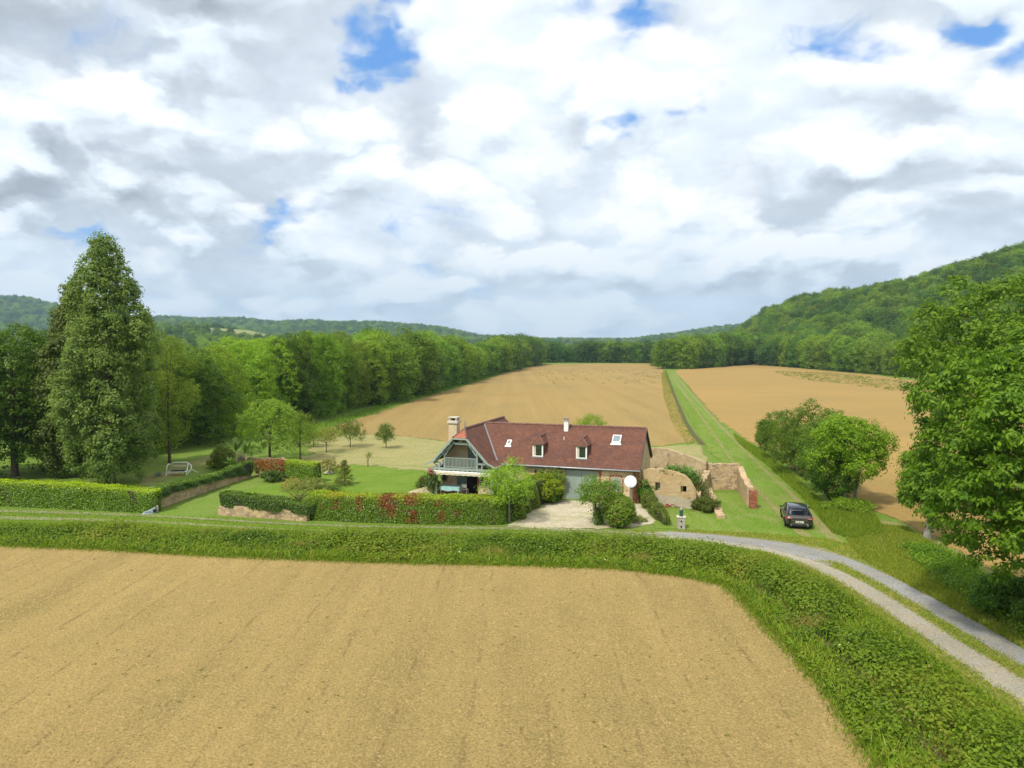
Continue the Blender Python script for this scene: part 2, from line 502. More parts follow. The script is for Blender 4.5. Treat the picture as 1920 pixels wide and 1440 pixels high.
def glass(name, col, rough=0.06):
    m, t = new_mat(name)
    b = bsdf(t, col, rough, 0, 0.8); b.inputs['Coat Weight'].default_value = 0.5
    t.link(b.outputs[0], t.out.inputs[0]); return m


M['glass'] = glass('window_glass', (0.02, 0.035, 0.03))
M['glass_sky'] = glass('rooflight_glass', (0.20, 0.25, 0.27), 0.12)
M['glass_car'] = glass('car_glass', (0.012, 0.018, 0.028), 0.05)

# ---------------------------------------------------------------- terrain
def interp(x, pts):
    xs = [p[0] for p in pts]; ys = [p[1] for p in pts]
    return np.interp(x, xs, ys)


def ss(x):
    x = np.clip(x, 0, 1); return x * x * (3 - 2 * x)


def th_of(px): return (px - 960) / F_PX        # tangent of the azimuth

# wooded hill on the right: (azimuth tangent, foot distance, crest distance, crest height)
HILL = [(th_of(1330), 620, 900, 0), (th_of(1395), 560, 850, 20), (th_of(1440), 470, 800, 35), (th_of(1500), 430, 760, 46),
        (th_of(1560), 395, 720, 50), (th_of(1620), 375, 690, 52), (th_of(1700), 355, 650, 58), (th_of(1800), 335, 620, 66),
        (th_of(1920), 320, 600, 74), (1.0, 300, 570, 88), (1.6, 280, 540, 92), (3.0, 260, 500, 92)]
FAR = [(-3.0, 150), (th_of(-200), 168), (th_of(0), 158), (th_of(60), 148), (th_of(90), 132), (th_of(200), 100), (th_of(380), 82),
       (th_of(430), 80), (th_of(500), 76), (th_of(600), 79), (th_of(680), 68), (th_of(780), 62), (th_of(850), 46),
       (th_of(900), 26), (th_of(960), 15), (th_of(1010), 11), (th_of(1150), 9), (th_of(1190), 12), (th_of(1230), 24), (th_of(1290), 38),
       (th_of(1390), 60), (th_of(1500), 80), (1.0, 90), (3.0, 90)]
MIDH = [(-3.0, 0), (th_of(80), 0), (th_of(300), 40), (th_of(400), 40), (th_of(470), 36), (th_of(600), 10), (th_of(680), 0), (3, 0)]


def height(x, y):
    x = np.asarray(x, float); y = np.asarray(y, float)
    d = np.hypot(x, y)
    th = np.where(y > 1, x / np.maximum(y, 1), np.sign(x) * 3.0)
    th = np.clip(th, -3, 3)
    yy = y
    k = ss((yy - interp(th, [(h[0], h[1]) for h in HILL])) /
           (interp(th, [(h[0], h[2]) for h in HILL]) - interp(th, [(h[0], h[1]) for h in HILL])))
    hh = interp(th, [(h[0], h[3]) for h in HILL]) * k
    hh = np.where(y > 1, hh, 0)
    und = 1 + 0.10 * np.sin(x * 0.021 + 1.1) * np.sin(y * 0.017) + 0.05 * np.sin(x * 0.05 + y * 0.043)
    hh = hh * und
    fr = interp(th, FAR) * ss((yy - 1500) / 1150) * (1 + 0.06 * np.sin(x * 0.011) + 0.04 * np.sin(x * 0.027 + 2))
    fr = np.where(y > 1, fr, 0)
    md = interp(th, MIDH) * np.exp(-((yy - 1150) / 260.0) ** 2)
    md = np.where(y > 1, md, 0)
    return np.maximum(hh, np.maximum(fr, md))


def build_ground():
    th = np.concatenate([np.linspace(0, math.pi * 2, 480, endpoint=False)])
    # finer angular steps in the direction the camera looks
    fine = np.linspace(math.pi / 2 - 0.75, math.pi / 2 + 0.75, 420)
    coarse = np.linspace(math.pi / 2 + 0.75, math.pi / 2 - 0.75 + 2 * math.pi, 90)[1:-1]
    th = np.concatenate([fine, coarse])
    rr = np.concatenate([np.linspace(4, 300, 28), np.linspace(315, 900, 60), np.linspace(930, 3200, 80), [3350, 3600]])
    T, Rr = np.meshgrid(th, rr)
    X = Rr * np.cos(T); Y = Rr * np.sin(T); Z = height(X, Y)
    vs = np.stack([X, Y, Z], -1).reshape(-1, 3)
    nt, nr = len(th), len(rr)
    vs = np.vstack([vs, [[0, 0, 0]]])
    me = bpy.data.meshes.new('ground')
    fs = []
    for i in range(nr - 1):
        b = i * nt
        for j in range(nt):
            j2 = (j + 1) % nt
            fs.append((b + j, b + nt + j, b + nt + j2, b + j2))
    c = nr * nt
    fs += [(j, (j + 1) % nt, c) for j in range(nt)]
    me.from_pydata([tuple(v) for v in vs], [], fs)
    me.polygons.foreach_set('use_smooth', [True] * len(fs)); me.update()
    m = ground_mat('meadow_grass', [(0.125, 0.205, 0.024), (0.145, 0.22, 0.032), (0.18, 0.22, 0.052)], 0.10, 0.55, 5.0,
                   dark_amt=0.45, bstr=0.6, bdist=0.08)
    o = link_mesh('ground', me, m)
    return tag(o, kind='structure')


def jitter_poly(pts, step, amp, rng, closed=True):
    out = []
    n = len(pts)
    for i in range(n if closed else n - 1):
        a = np.array(pts[i]); b = np.array(pts[(i + 1) % n])
        L = np.linalg.norm(b - a); k = max(1, int(L / step))
        k = min(k, 160)
        for j in range(k):
            p = a + (b - a) * j / k
            out.append(p + rng.normal(0, amp, 2) * min(1, L / k / step + 0.2))
    return np.array(out)


def in_poly(pts, poly):
    x, y = pts[:, 0], pts[:, 1]; inside = np.zeros(len(pts), bool)
    j = len(poly) - 1
    for i in range(len(poly)):
        xi, yi = poly[i]; xj, yj = poly[j]
        if yi != yj:
            c = ((yi > y) != (yj > y)) & (x < (xj - xi) * (y - yi) / (yj - yi) + xi)
            inside ^= c
        j = i
    return inside


def scatter(poly, n, rng):
    poly = np.asarray(poly); lo = poly.min(0); hi = poly.max(0)
    out = np.zeros((0, 2))
    while len(out) < n:
        p = rng.uniform(lo, hi, (n * 2, 2)); out = np.vstack([out, p[in_poly(p, poly)]])
    return out[:n]


def poly_area(p):
    p = np.asarray(p); return 0.5 * np.sum(p[:, 0] * np.roll(p[:, 1], -1) - np.roll(p[:, 0], -1) * p[:, 1])


def sheet(name, pts, z, mat, seed, step=1.0, amp=0.12, rim=0.8):
    rng = np.random.default_rng(seed)
    p = jitter_poly(pts, step, amp, rng)
    if poly_area(p) < 0: p = p[::-1]
    k = max(1, 3)
    d = np.roll(p, -k, 0) - np.roll(p, k, 0)
    nrm = np.stack([d[:, 1], -d[:, 0]], 1); nrm /= np.linalg.norm(nrm, axis=1)[:, None] + 1e-9   # outward for ccw
    outer = p + nrm * rim * 0.5; inner = p - nrm * rim * 0.5
    n = len(p)
    from mathutils.geometry import tessellate_polygon
    tris = tessellate_polygon([[Vector((q[0], q[1], 0)) for q in inner]])
    allp = np.vstack([inner, outer])
    hz = height(allp[:, 0], allp[:, 1])
    vs = [(q[0], q[1], z + h) for q, h in zip(allp, hz)]
    fs = []
    for a, b, c in tris:
        A = Vector(inner[b]) - Vector(inner[a]); B = Vector(inner[c]) - Vector(inner[a])
        fs.append((a, b, c) if A.x * B.y - A.y * B.x > 0 else (a, c, b))
    fs += [(i, n + i, n + (i + 1) % n, (i + 1) % n) for i in range(n)]
    me = bpy.data.meshes.new(name); me.from_pydata(vs, [], fs)
    at = me.attributes.new('edge', 'FLOAT', 'POINT')
    at.data.foreach_set('value', [1.0] * n + [0.0] * n)
    me.update()
    return tag(link_mesh(name, me, mat), kind='structure')


def strip(name, pts, widths, z, mat, seed, cross=(-1, -.62, 0, .62, 1), edge=(0, 1, 1, 1, 0)):
    """a road or rut: pts = centre line, resampled; cross section positions carry the 'edge' value"""
    rng = np.random.default_rng(seed)
    P0 = np.array(pts, float); W0 = np.array(widths, float)
    s = np.concatenate([[0], np.cumsum(np.linalg.norm(np.diff(P0, axis=0), axis=1))])
    m = int(max(8, s[-1] / 1.0)); m = min(m, 400)
    q = np.linspace(0, s[-1], m)
    # smooth the polyline a little
    xs = np.interp(q, s, P0[:, 0]); ys = np.interp(q, s, P0[:, 1]); ws = np.interp(q, s, W0)
    ker = np.ones(7) / 7
    def sm(a):
        b = np.convolve(np.concatenate([[a[0]] * 3, a, [a[-1]] * 3]), ker, 'valid'); b[0] = a[0]; b[-1] = a[-1]; return b
    xs, ys = sm(xs), sm(ys)
    dx, dy = np.gradient(xs), np.gradient(ys); L = np.hypot(dx, dy); nx, ny = dy / L, -dx / L
    vs = []; ed = []
    for i in range(m):
        for c, e in zip(cross, edge):
            w = ws[i] * c * (1 + rng.normal(0, 0.04))
            x = xs[i] + nx[i] * w; y = ys[i] + ny[i] * w
            vs.append((x, y, z + float(height(x, y)))); ed.append(e)
    k = len(cross)
    fs = [(i * k + j, i * k + j + 1, (i + 1) * k + j + 1, (i + 1) * k + j) for i in range(m - 1) for j in range(k - 1)]
    me = bpy.data.meshes.new(name); me.from_pydata(vs, [], fs)
    at = me.attributes.new('edge', 'FLOAT', 'POINT'); at.data.foreach_set('value', ed)
    me.update()
    return tag(link_mesh(name, me, mat), kind='structure')

# ---------------------------------------------------------------- foliage
def unit(a): return a / (np.linalg.norm(a, axis=1)[:, None] + 1e-9)


def leaves_mesh(name, C, N, D, L, W, col, fold=0.0):
    """C centres, N leaf normals, D leaf directions, L lengths, W widths, col (n,3) -> one mesh of rhombic leaves"""
    n = len(C)
    D = unit(D - N * np.sum(D * N, 1)[:, None]); S = np.cross(N, D)
    L = np.broadcast_to(L, (n,))[:, None]; W = np.broadcast_to(W, (n,))[:, None]
    v = np.empty((n, 4, 3))
    v[:, 0] = C - D * L * .5; v[:, 2] = C + D * L * .5 - N * L * fold
    v[:, 1] = C + S * W * .5 + N * W * fold; v[:, 3] = C - S * W * .5 + N * W * fold
    me = bpy.data.meshes.new(name)
    me.vertices.add(n * 4); me.vertices.foreach_set('co', v.reshape(-1).astype(np.float32))
    me.loops.add(n * 4); me.loops.foreach_set('vertex_index', np.arange(n * 4, dtype=np.int32))
    me.polygons.add(n); me.polygons.foreach_set('loop_start', np.arange(0, n * 4, 4, dtype=np.int32))
    me.update(calc_edges=True)
    a = me.attributes.new('col', 'FLOAT_COLOR', 'FACE')
    c4 = np.ones((n, 4), np.float32); c4[:, :3] = np.clip(col * np.array([1.40, 1.36, 0.62]), 0.001, 0.75)
    a.data.foreach_set('color', c4.reshape(-1))
    return me


def tones(rng, n, pal, w=None):
    """random mixtures of palette colours"""
    pal = np.array(pal); i = rng.choice(len(pal), n, p=w); j = rng.choice(len(pal), n, p=w); t = rng.random((n, 1))
    return pal[i] * t + pal[j] * (1 - t)


def clusters(rng, CC, OUT, rc, k, L, pal, w=None, flat=0.7, droop=0.2, upb=0.5, aspect=0.6, lv=0.10, tip=None, rnd=0.8):
    """k leaves round every cluster centre"""
    m = len(CC); idx = np.repeat(np.arange(m), k); n = m * k
    rc = np.broadcast_to(rc, (m,))[idx][:, None]
    off = rng.normal(0, 0.5, (n, 3)); off[:, 2] *= flat
    off = off / np.maximum(1, np.linalg.norm(off, axis=1)[:, None])
    C = CC[idx] + off * rc
    N = unit(OUT[idx] * 0.45 + np.array([0, 0, upb * .9]) + rng.normal(0, rnd, (n, 3)) * 0.45 + off * 1.0)
    D = unit(off + OUT[idx] * 0.4 + rng.normal(0, 0.6, (n, 3)) + np.array([0, 0, -droop]))
    cc = tones(rng, m, pal, w)[idx] * (1 + rng.normal(0, lv, (n, 1)))
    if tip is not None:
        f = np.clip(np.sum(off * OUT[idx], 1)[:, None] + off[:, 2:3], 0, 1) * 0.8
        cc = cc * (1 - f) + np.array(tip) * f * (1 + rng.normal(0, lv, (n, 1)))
    Ls = L * rng.uniform(0.7, 1.3, n)
    return C, N, D, Ls, Ls * aspect, cc


def lobes_crown(rng, rx, rz, cz, n, lr=0.40, low=-0.75, core=0.7, ry=None, jit=0.16):
    """lobe ellipsoids spread over an ellipsoid: list of (centre, radii)"""
    ry = ry or rx
    out = [(np.array([0, 0, cz]), np.array([rx, ry, rz]) * core)]
    g = math.pi * (3 - math.sqrt(5))
    for i in range(n):
        u = low + (1 - low) * (i + 0.5) / n; u = min(u, 0.98)
        a = g * i + rng.uniform(-.4, .4); r = math.sqrt(1 - u * u)
        s = rng.uniform(0.62, 0.62 + 2 * jit)
        c = np.array([rx * r * math.cos(a) * s, ry * r * math.sin(a) * s, cz + rz * u * s])
        q = lr * rng.uniform(0.75, 1.25)
        out.append((c, np.array([rx, ry, min(rz, rx * 1.2)]) * q))
    return out


def lobe_points(rng, lobes, total, inner=0.78, down=0.35):
    """points on the outside of the union of lobes with outward directions"""
    vol = np.array([l[1][0] * l[1][2] for l in lobes]); k = np.maximum(4, (total * vol / vol.sum() * 1.9)).astype(int)
    Cs = []; Os = []
    for (c, r), q in zip(lobes, k):
        d = unit(rng.normal(0, 1, (q, 3)))
        d = d[(d[:, 2] > -0.25) | (rng.random(len(d)) < down)]
        Cs.append(c + d * r * rng.uniform(0.82, 1.06, (len(d), 1))); Os.append(unit(d / r))
    Cs = np.vstack(Cs); Os = np.vstack(Os)
    keep = np.ones(len(Cs), bool)
    for c, r in lobes:
        keep &= np.linalg.norm((Cs - c) / r, axis=1) > inner
    Cs, Os = Cs[keep], Os[keep]
    if len(Cs) > total:
        s = rng.choice(len(Cs), total, replace=False); Cs, Os = Cs[s], Os[s]
    return Cs, Os


def trunk_mb(rng, h, r0, lobes, nlimb=7, base=None, fork=0.35, n=8, lean=(0, 0)):
    mb = MB(); top = Vector((lean[0], lean[1], h))
    pts = [Vector((0, 0, -0.15)), Vector((0, 0, 0.25)), Vector((lean[0] * .4, lean[1] * .4, h * fork)), top * 0.75 + Vector((lean[0] * .1, 0, 0)), top]
    mb.tube(pts, [r0 * 1.5, r0 * 1.1, r0 * .85, r0 * .5, r0 * .15], n)
    ls = sorted(lobes[1:], key=lambda l: -l[1][0])[:nlimb]
    for c, r in ls:
        t = rng.uniform(fork * .8, 0.75); a = Vector((lean[0] * t, lean[1] * t, h * t)); b = Vector(c)
        if b.z < a.z * 0.8: a.z = max(h * fork * .6, b.z * .8)
        mid = a.lerp(b, 0.5) + Vector((rng.normal(0, .1) * h * .1, rng.normal(0, .1) * h * .1, -0.03 * h))
        mb.tube([a, mid, b], [r0 * .45, r0 * .28, r0 * .10], 5, cap=False)
    return mb


G1 = [(0.091, 0.173, 0.023), (0.124, 0.225, 0.029), (0.173, 0.277, 0.039), (0.074, 0.143, 0.021)]
G_LIGHT = [(0.170, 0.262, 0.042), (0.205, 0.310, 0.050), (0.135, 0.222, 0.036)]
G_DARK = [(0.049, 0.105, 0.018), (0.074, 0.143, 0.023), (0.099, 0.180, 0.029)]
G_POP = [(0.092, 0.145, 0.062), (0.125, 0.180, 0.080), (0.165, 0.225, 0.105), (0.072, 0.118, 0.050)]
G_OLIVE = [(0.125, 0.185, 0.036), (0.155, 0.215, 0.044), (0.105, 0.165, 0.03)]
G_BLUE = [(0.066, 0.143, 0.039), (0.099, 0.180, 0.046), (0.083, 0.158, 0.036)]


def tree(name, loc, h, rx, seed, label, pal, leaf=0.26, ncl=900, k=22, cat='tree', group=None, low=-0.75, rz=None,
         cz=None, nl=26, lr=0.40, tr=None, bark='bark', mat='leaf', rc=None, tip=None, trunk=True, clear=0.0, droop=0.2,
         aspect=0.6, ry=None, inner=0.78, lobes=None, lean=(0, 0), fork=0.35, gappy=1.0, core=0.7, flat=0.7):
    rng = np.random.default_rng(seed)
    rz = rz or (h - clear) / 2; cz = cz or (h - rz)
    lobes = lobes or lobes_crown(rng, rx, rz, cz, nl, lr, low, core, ry)
    CC, OO = lobe_points(rng, lobes, ncl, inner)
    rc = rc or leaf * 2.2
    d = clusters(rng, CC, OO, rc * rng.uniform(0.7, 1.3, len(CC)), k, leaf, pal, tip=tip, droop=droop, aspect=aspect, flat=flat)
    me = leaves_mesh('crown', *d)
    r = empty(name, loc, rng.uniform(0, 6.28) if ry is None and lean == (0, 0) else 0, label, cat, group)
    link_mesh('crown', me, M[mat], r)
    if trunk:
        trunk_mb(rng, h * 0.85, tr or h * 0.02, lobes, base=None, fork=fork, lean=lean).build('trunk', M[bark], r, smooth=True)
    return r


def copy_tree(o, loc, rz, sc, label=None, group=None):
    r = o.copy(); COL.objects.link(r); r.location = loc; r.rotation_euler = (0, 0, rz); r.scale = sc
    if label: r['label'] = label
    if group: r['group'] = group
    for ch in list(o.children):
        c = ch.copy(); COL.objects.link(c); c.parent = r
    return r


def shrub(name, loc, rx, h, seed, label, pal, leaf=0.12, ncl=300, k=22, cat='shrub', group=None, ry=None, nl=12, tip=None,
          mat='leaf', lobes=None, aspect=0.6, rc=None, core=0.75, stem=True, lr=0.42, droop=0.1, rz=0.0):
    rng = np.random.default_rng(seed)
    rzz = h * 0.52
    lobes = lobes or lobes_crown(rng, rx, rzz, h * 0.5, nl, lr, -0.6, core, ry)
    CC, OO = lobe_points(rng, lobes, ncl, 0.8, down=0.6)
    keep = CC[:, 2] > 0.03; CC, OO = CC[keep], OO[keep]
    d = clusters(rng, CC, OO, rc or leaf * 2.0, k, leaf, pal, tip=tip, aspect=aspect, droop=droop)
    r = empty(name, loc, rz, label, cat, group)
    link_mesh('foliage', leaves_mesh('foliage', *d), M[mat], r)
    if stem:
        mb = MB()
        for c, q in lobes[1:8]:
            mb.tube([(0, 0, -.05), tuple(np.array(c) * 0.5 + np.array([0, 0, .05])), tuple(c)], [0.05, 0.035, 0.012], 5, cap=False)
        mb.build('stem', M['twig'], r, smooth=True)
    return r


def hedge(name, pts, width, tops, seed, label, leaf, n, colf, bots=None, cat='hedge', group=None, mat='leaf_gloss', rough=0.10,
          up_k=0.6, side='both', core_in=0.16):
    """clipped hedge along a path: leaves over a rounded box section, with a solid core box added inside to block light. colf(s, q, P, rng) -> colours"""
    rng = np.random.default_rng(seed)
    p = np.array(pts, float); o = p.mean(0); p = p - o
    s = np.concatenate([[0], np.cumsum(np.linalg.norm(np.diff(p, axis=0), axis=1))]); L = s[-1]
    tops = np.array(tops, float); bots = np.zeros(len(p)) if bots is None else np.array(bots, float)
    H = tops.mean()
    # cross-section parameter q: 0..1 over front side (up), top, back side (down); plus the two ends
    per = H * 2 + width
    sv = rng.uniform(-width * .5, L + width * .5, n)
    q = rng.random(n) * per
    lumps = (np.sin(sv * 1.7 + 1.3) + np.sin(sv * 0.63 + seed) + np.sin(sv * 3.1 + q * 2.3)) * rough * 0.5
    sc = np.clip(sv, 0, L)
    x = np.interp(sc, s, p[:, 0]); y = np.interp(sc, s, p[:, 1]); T = np.interp(sc, s, tops); B = np.interp(sc, s, bots)
    x2 = np.interp(np.minimum(sc + .3, L), s, p[:, 0]) - np.interp(np.maximum(sc - .3, 0), s, p[:, 0])
    y2 = np.interp(np.minimum(sc + .3, L), s, p[:, 1]) - np.interp(np.maximum(sc - .3, 0), s, p[:, 1])
    l = np.hypot(x2, y2); tx, ty = x2 / l, y2 / l; nx, ny = ty, -tx
    over = np.abs(sv - sc) / (width * .5)                    # beyond an end: round it off
    wk = np.sqrt(np.clip(1 - over ** 2, 0, 1))
    fr = q < H; bk = q > H + width; tp = ~fr & ~bk
    u = np.where(fr, 1.0, np.where(bk, -1.0, 1 - 2 * (q - H) / width))
    v = np.where(fr, q / H, np.where(bk, (per - q) / H, 1.0))
    # rounded shoulders
    rnd_ = 0.22
    u2 = u * np.where(v > 1 - rnd_, np.sqrt(np.clip(1 - ((v - 1 + rnd_) / rnd_) ** 2 * 0.35, 0, 1)), 1)
    v2 = v - 0.10 * np.abs(u) ** 4 * (v >= 0.999)
    dep = np.abs(rng.normal(0, rough * 0.8, n))
    halfw = width * .5 * wk + lumps - dep * (~tp)
    X = x + nx * u2 * halfw + tx * (sv - sc); Y = y + ny * u2 * halfw + ty * (sv - sc)
    Z = B + (T - B) * v2 + (lumps * .8 - dep) * tp + rng.normal(0, .03, n)
    N = np.stack([nx * u * (~tp) + tx * np.sign(sv - sc) * over, ny * u * (~tp) + ty * np.sign(sv - sc) * over, tp * 1.0 + 0.25], 1)
    N = unit(N + rng.normal(0, .55, (n, 3)) + np.array([0, 0, up_k * .4]))
    D = unit(rng.normal(0, 1, (n, 3)) + np.array([0, 0, .3]))
    C = np.stack([X, Y, Z], 1)
    keep = (Z > B - 0.02) & (over < 1)
    Ls = leaf * rng.uniform(.7, 1.35, n)
    col = colf(sv / L, v * (~tp) + tp * 1.2, C, rng)
    r = empty(name, (o[0], o[1], 0), 0, label, cat, group)
    link_mesh('foliage', leaves_mesh('foliage', C[keep], N[keep], D[keep], Ls[keep], Ls[keep] * .6, col[keep]), M[mat], r)
    mb = MB(); ci = core_in  # solid twig-coloured box added inside the leaves to block light
    m = max(2, int(L / .8)); qs = np.linspace(0, L, m)
    vs = []
    for t in qs:
        a = np.array([np.interp(t, s, p[:, 0]), np.interp(t, s, p[:, 1])]); b = np.array([np.interp(min(t + .2, L), s, p[:, 0]) - np.interp(max(t - .2, 0), s, p[:, 0]), np.interp(min(t + .2, L), s, p[:, 1]) - np.interp(max(t - .2, 0), s, p[:, 1])])
        b /= np.linalg.norm(b); nn = np.array([b[1], -b[0]]); w = max(width * .5 - ci, .05)
        zb = float(np.interp(t, s, bots)) + .02; zt = float(np.interp(t, s, tops)) - ci
        for k_, z_ in ((1, zb), (1, zt), (-1, zt), (-1, zb)):
            vs.append((a[0] + nn[0] * w * k_, a[1] + nn[1] * w * k_, z_))
    fs = [(i * 4 + j, i * 4 + (j + 1) % 4, (i + 1) * 4 + (j + 1) % 4, (i + 1) * 4 + j) for i in range(m - 1) for j in range(4)]
    fs += [(0, 1, 2, 3), ((m - 1) * 4 + 3, (m - 1) * 4 + 2, (m - 1) * 4 + 1, (m - 1) * 4)]
    mb.add(vs, fs); mb.build('light_block_core', M['twig'], r)
    return r


def blades(name, pts, h, w, pal, seed, lean=0.35, kind='stuff', wts=None, flat=False):
    rng = np.random.default_rng(seed); n = len(pts)
    z = height(pts[:, 0], pts[:, 1])
    hh = h * rng.uniform(.5, 1.35, n)
    a = rng.uniform(0, 2 * math.pi, n)
    D = unit(np.stack([np.cos(a) * lean, np.sin(a) * lean, np.ones(n)], 1) + rng.normal(0, .1, (n, 3)))
    N = unit(np.stack([-np.sin(a), np.cos(a), rng.normal(0, .3, n)], 1) + rng.normal(0, .4, (n, 3)))
    C = np.stack([pts[:, 0], pts[:, 1], z + hh * .42], 1)
    col = tones(rng, n, pal, wts) * (1 + rng.normal(0, .12, (n, 1)))
    o = link_mesh(name, leaves_mesh(name, C, N, D, hh, np.full(n, w) * rng.uniform(.7, 1.4, n), col), M['leaf'])
    return tag(o, kind=kind)


def broken_wall(name, base, z_tops, th, seed, mat, label, cat='ruined wall', parent=None, cap=None, step=0.28, rag=0.10, holes=None, zb=-0.1, part=None):
    """masonry wall along a path with a ragged top; holes = list of (s0,s1,z0,z1) openings in metres"""
    rng = np.random.default_rng(seed)
    p = np.array(base, float); s = np.concatenate([[0], np.cumsum(np.linalg.norm(np.diff(p, axis=0), axis=1))]); L = s[-1]
    o = p.mean(0) if parent is None else np.zeros(2)
    cols = list(np.linspace(0, L, max(3, int(L / step))))
    for h in (holes or []): cols += [h[0], h[1]]
    cols = sorted(set(round(c, 3) for c in cols))
    zs = set([zb]); top = max(z_tops)
    for z in np.arange(0.3, top + .3, .3): zs.add(round(float(z), 3))
    for h in (holes or []): zs |= {h[2], h[3]}
    zs = sorted(zs)
    def pt(c, side, z, j):
        x = np.interp(c, s, p[:, 0]); y = np.interp(c, s, p[:, 1])
        dx = np.interp(min(c + .1, L), s, p[:, 0]) - np.interp(max(c - .1, 0), s, p[:, 0]); dy = np.interp(min(c + .1, L), s, p[:, 1]) - np.interp(max(c - .1, 0), s, p[:, 1])
        l = math.hypot(dx, dy); nx, ny = dy / l, -dx / l
        k = (th / 2 if side == 0 else -th / 2) + j
        return (x + nx * k - o[0], y + ny * k - o[1], z)
    T = []
    n_ = 0.0
    for c in cols:
        n_ = 0.6 * n_ + rng.normal(0, rag)
        T.append(float(np.interp(c, s, z_tops)) + n_)
    mb = MB(); idx = {}
    nc, nz = len(cols), len(zs)
    for side in (0, 1):
        for i, c in enumerate(cols):
            for k, z in enumerate(zs):
                zz = min(z, T[i])
                idx[(side, i, k)] = len(mb.v); mb.v.append(pt(c, side, zz, rng.normal(0, .008)))
    def solid(i, k):
        cm = (cols[i] + cols[i + 1]) / 2; zm = (zs[k] + zs[k + 1]) / 2
        return not any(h[0] < cm < h[1] and h[2] < zm < h[3] for h in (holes or []))
    def F(*a): mb.f.append(a); mb.m.append(0)
    for i in range(nc - 1):
        tk = max(T[i], T[i + 1])
        for k in range(nz - 1):
            if zs[k] >= tk - 1e-4: continue
            if not solid(i, k): continue
            F(idx[0, i, k], idx[0, i + 1, k], idx[0, i + 1, k + 1], idx[0, i, k + 1])
            F(idx[1, i, k + 1], idx[1, i + 1, k + 1], idx[1, i + 1, k], idx[1, i, k])
            for (i2, k2, e) in ((i - 1, k, 'l'), (i + 1, k, 'r'), (i, k - 1, 'b'), (i, k + 1, 't')):
                edge = i2 < 0 or i2 > nc - 2 or k2 < 0 or k2 > nz - 2 or not solid(i2, k2) or (e == 't' and zs[k + 1] >= tk - 1e-4)
                if not edge: continue
                a = {'l': ((i, k), (i, k + 1)), 'r': ((i + 1, k), (i + 1, k + 1)), 'b': ((i, k), (i + 1, k)), 't': ((i, k + 1), (i + 1, k + 1))}[e]
                F(idx[0, a[0][0], a[0][1]], idx[0, a[1][0], a[1][1]], idx[1, a[1][0], a[1][1]], idx[1, a[0][0], a[0][1]])
    if parent is None:
        r = mb.build(name, M[mat], None, (o[0], o[1], 0)); tag(r, label, cat)
        return r
    return mb.build(part, M[mat], parent)

# ---------------------------------------------------------------- the ground and its sheets
build_ground()
RNG = np.random.default_rng(7)


def extend(pts, k, both=False):
    a, b = np.array(pts[-2]), np.array(pts[-1]); out = list(pts) + [tuple(b + (b - a) * k)]
    return out


SOIL = [(0.330, 0.240, 0.088), (0.370, 0.265, 0.097), (0.288, 0.215, 0.077)]
soil_f = ground_mat('dry_soil', SOIL, 0.05, 0.35, 10.0, stretch=(1.0, 0.35), dark=(0.17, 0.118, 0.045), dark_amt=0.48, bstr=0.9,
                    bdist=0.10, soft=True, streak=(0.36, (0.20, 0.14, 0.055), 0.6))
soil_c = ground_mat('dry_soil_far', [(0.310, 0.214, 0.076), (0.340, 0.228, 0.079), (0.270, 0.198, 0.071)], 0.012, 0.06, 1.6, stretch=(1.0, 0.4),
                    dark=(0.28, 0.18, 0.075), dark_amt=0.25, bstr=0.5, bdist=0.1, soft=True, edge_noise=0.6, streak=(0.12, (0.30, 0.20, 0.085), 0.5))
soil_r = ground_mat('dry_soil_right', [(0.330, 0.218, 0.072), (0.360, 0.232, 0.077), (0.290, 0.204, 0.070)], 0.014, 0.08, 2.0, stretch=(0.4, 1.0),
                    dark=(0.33, 0.21, 0.08), dark_amt=0.22, bstr=0.5, bdist=0.1, soft=True, edge_noise=0.6)
lawn_m = ground_mat('lawn_grass', [(0.120, 0.205, 0.018), (0.145, 0.225, 0.024), (0.175, 0.235, 0.038)], 0.25, 0.9, 7.0, dark_amt=0.3, bstr=0.5,
                    soft=True, edge_noise=0.8)
straw_m = ground_mat('mown_hay', [(0.30, 0.275, 0.105), (0.24, 0.25, 0.085), (0.36, 0.30, 0.135)], 0.12, 0.9, 3.0, stretch=(0.35, 1.0), dark=(0.15, 0.14, 0.05),
                     dark_amt=0.3, bstr=0.6, soft=True)
lane_m = ground_mat('lane_grass', [(0.125, 0.210, 0.022), (0.16, 0.235, 0.034), (0.22, 0.245, 0.07)], 0.25, 0.8, 5.0, stretch=(1.0, 0.35), dark_amt=0.3,
                    bstr=0.5, soft=True)
grav_m = ground_mat('grey_gravel', [(0.30, 0.295, 0.28), (0.25, 0.245, 0.23), (0.31, 0.28, 0.21)], 0.3, 1.2, 14.0, dark_amt=0.5, bstr=0.7,
                    soft=True, edge_noise=1.4)
grav_w = ground_mat('worn_gravel', [(0.33, 0.30, 0.23), (0.28, 0.26, 0.16), (0.24, 0.24, 0.12)], 0.3, 1.2, 12.0, dark_amt=0.4, bstr=0.5,
                    soft=True, edge_noise=1.6)
grav_t = ground_mat('tan_gravel', [(0.36, 0.325, 0.25), (0.30, 0.28, 0.215), (0.38, 0.32, 0.22)], 0.3, 1.2, 12.0, dark_amt=0.45, bstr=0.7,
                    soft=True, edge_noise=1.6)
yard_m = ground_mat('pale_yard_gravel', [(0.50, 0.43, 0.31), (0.40, 0.36, 0.21), (0.58, 0.50, 0.37)], 0.35, 1.1, 9.0, dark_amt=0.35, bstr=0.7,
                    soft=True, edge_noise=1.2, dark=(0.24, 0.22, 0.11))
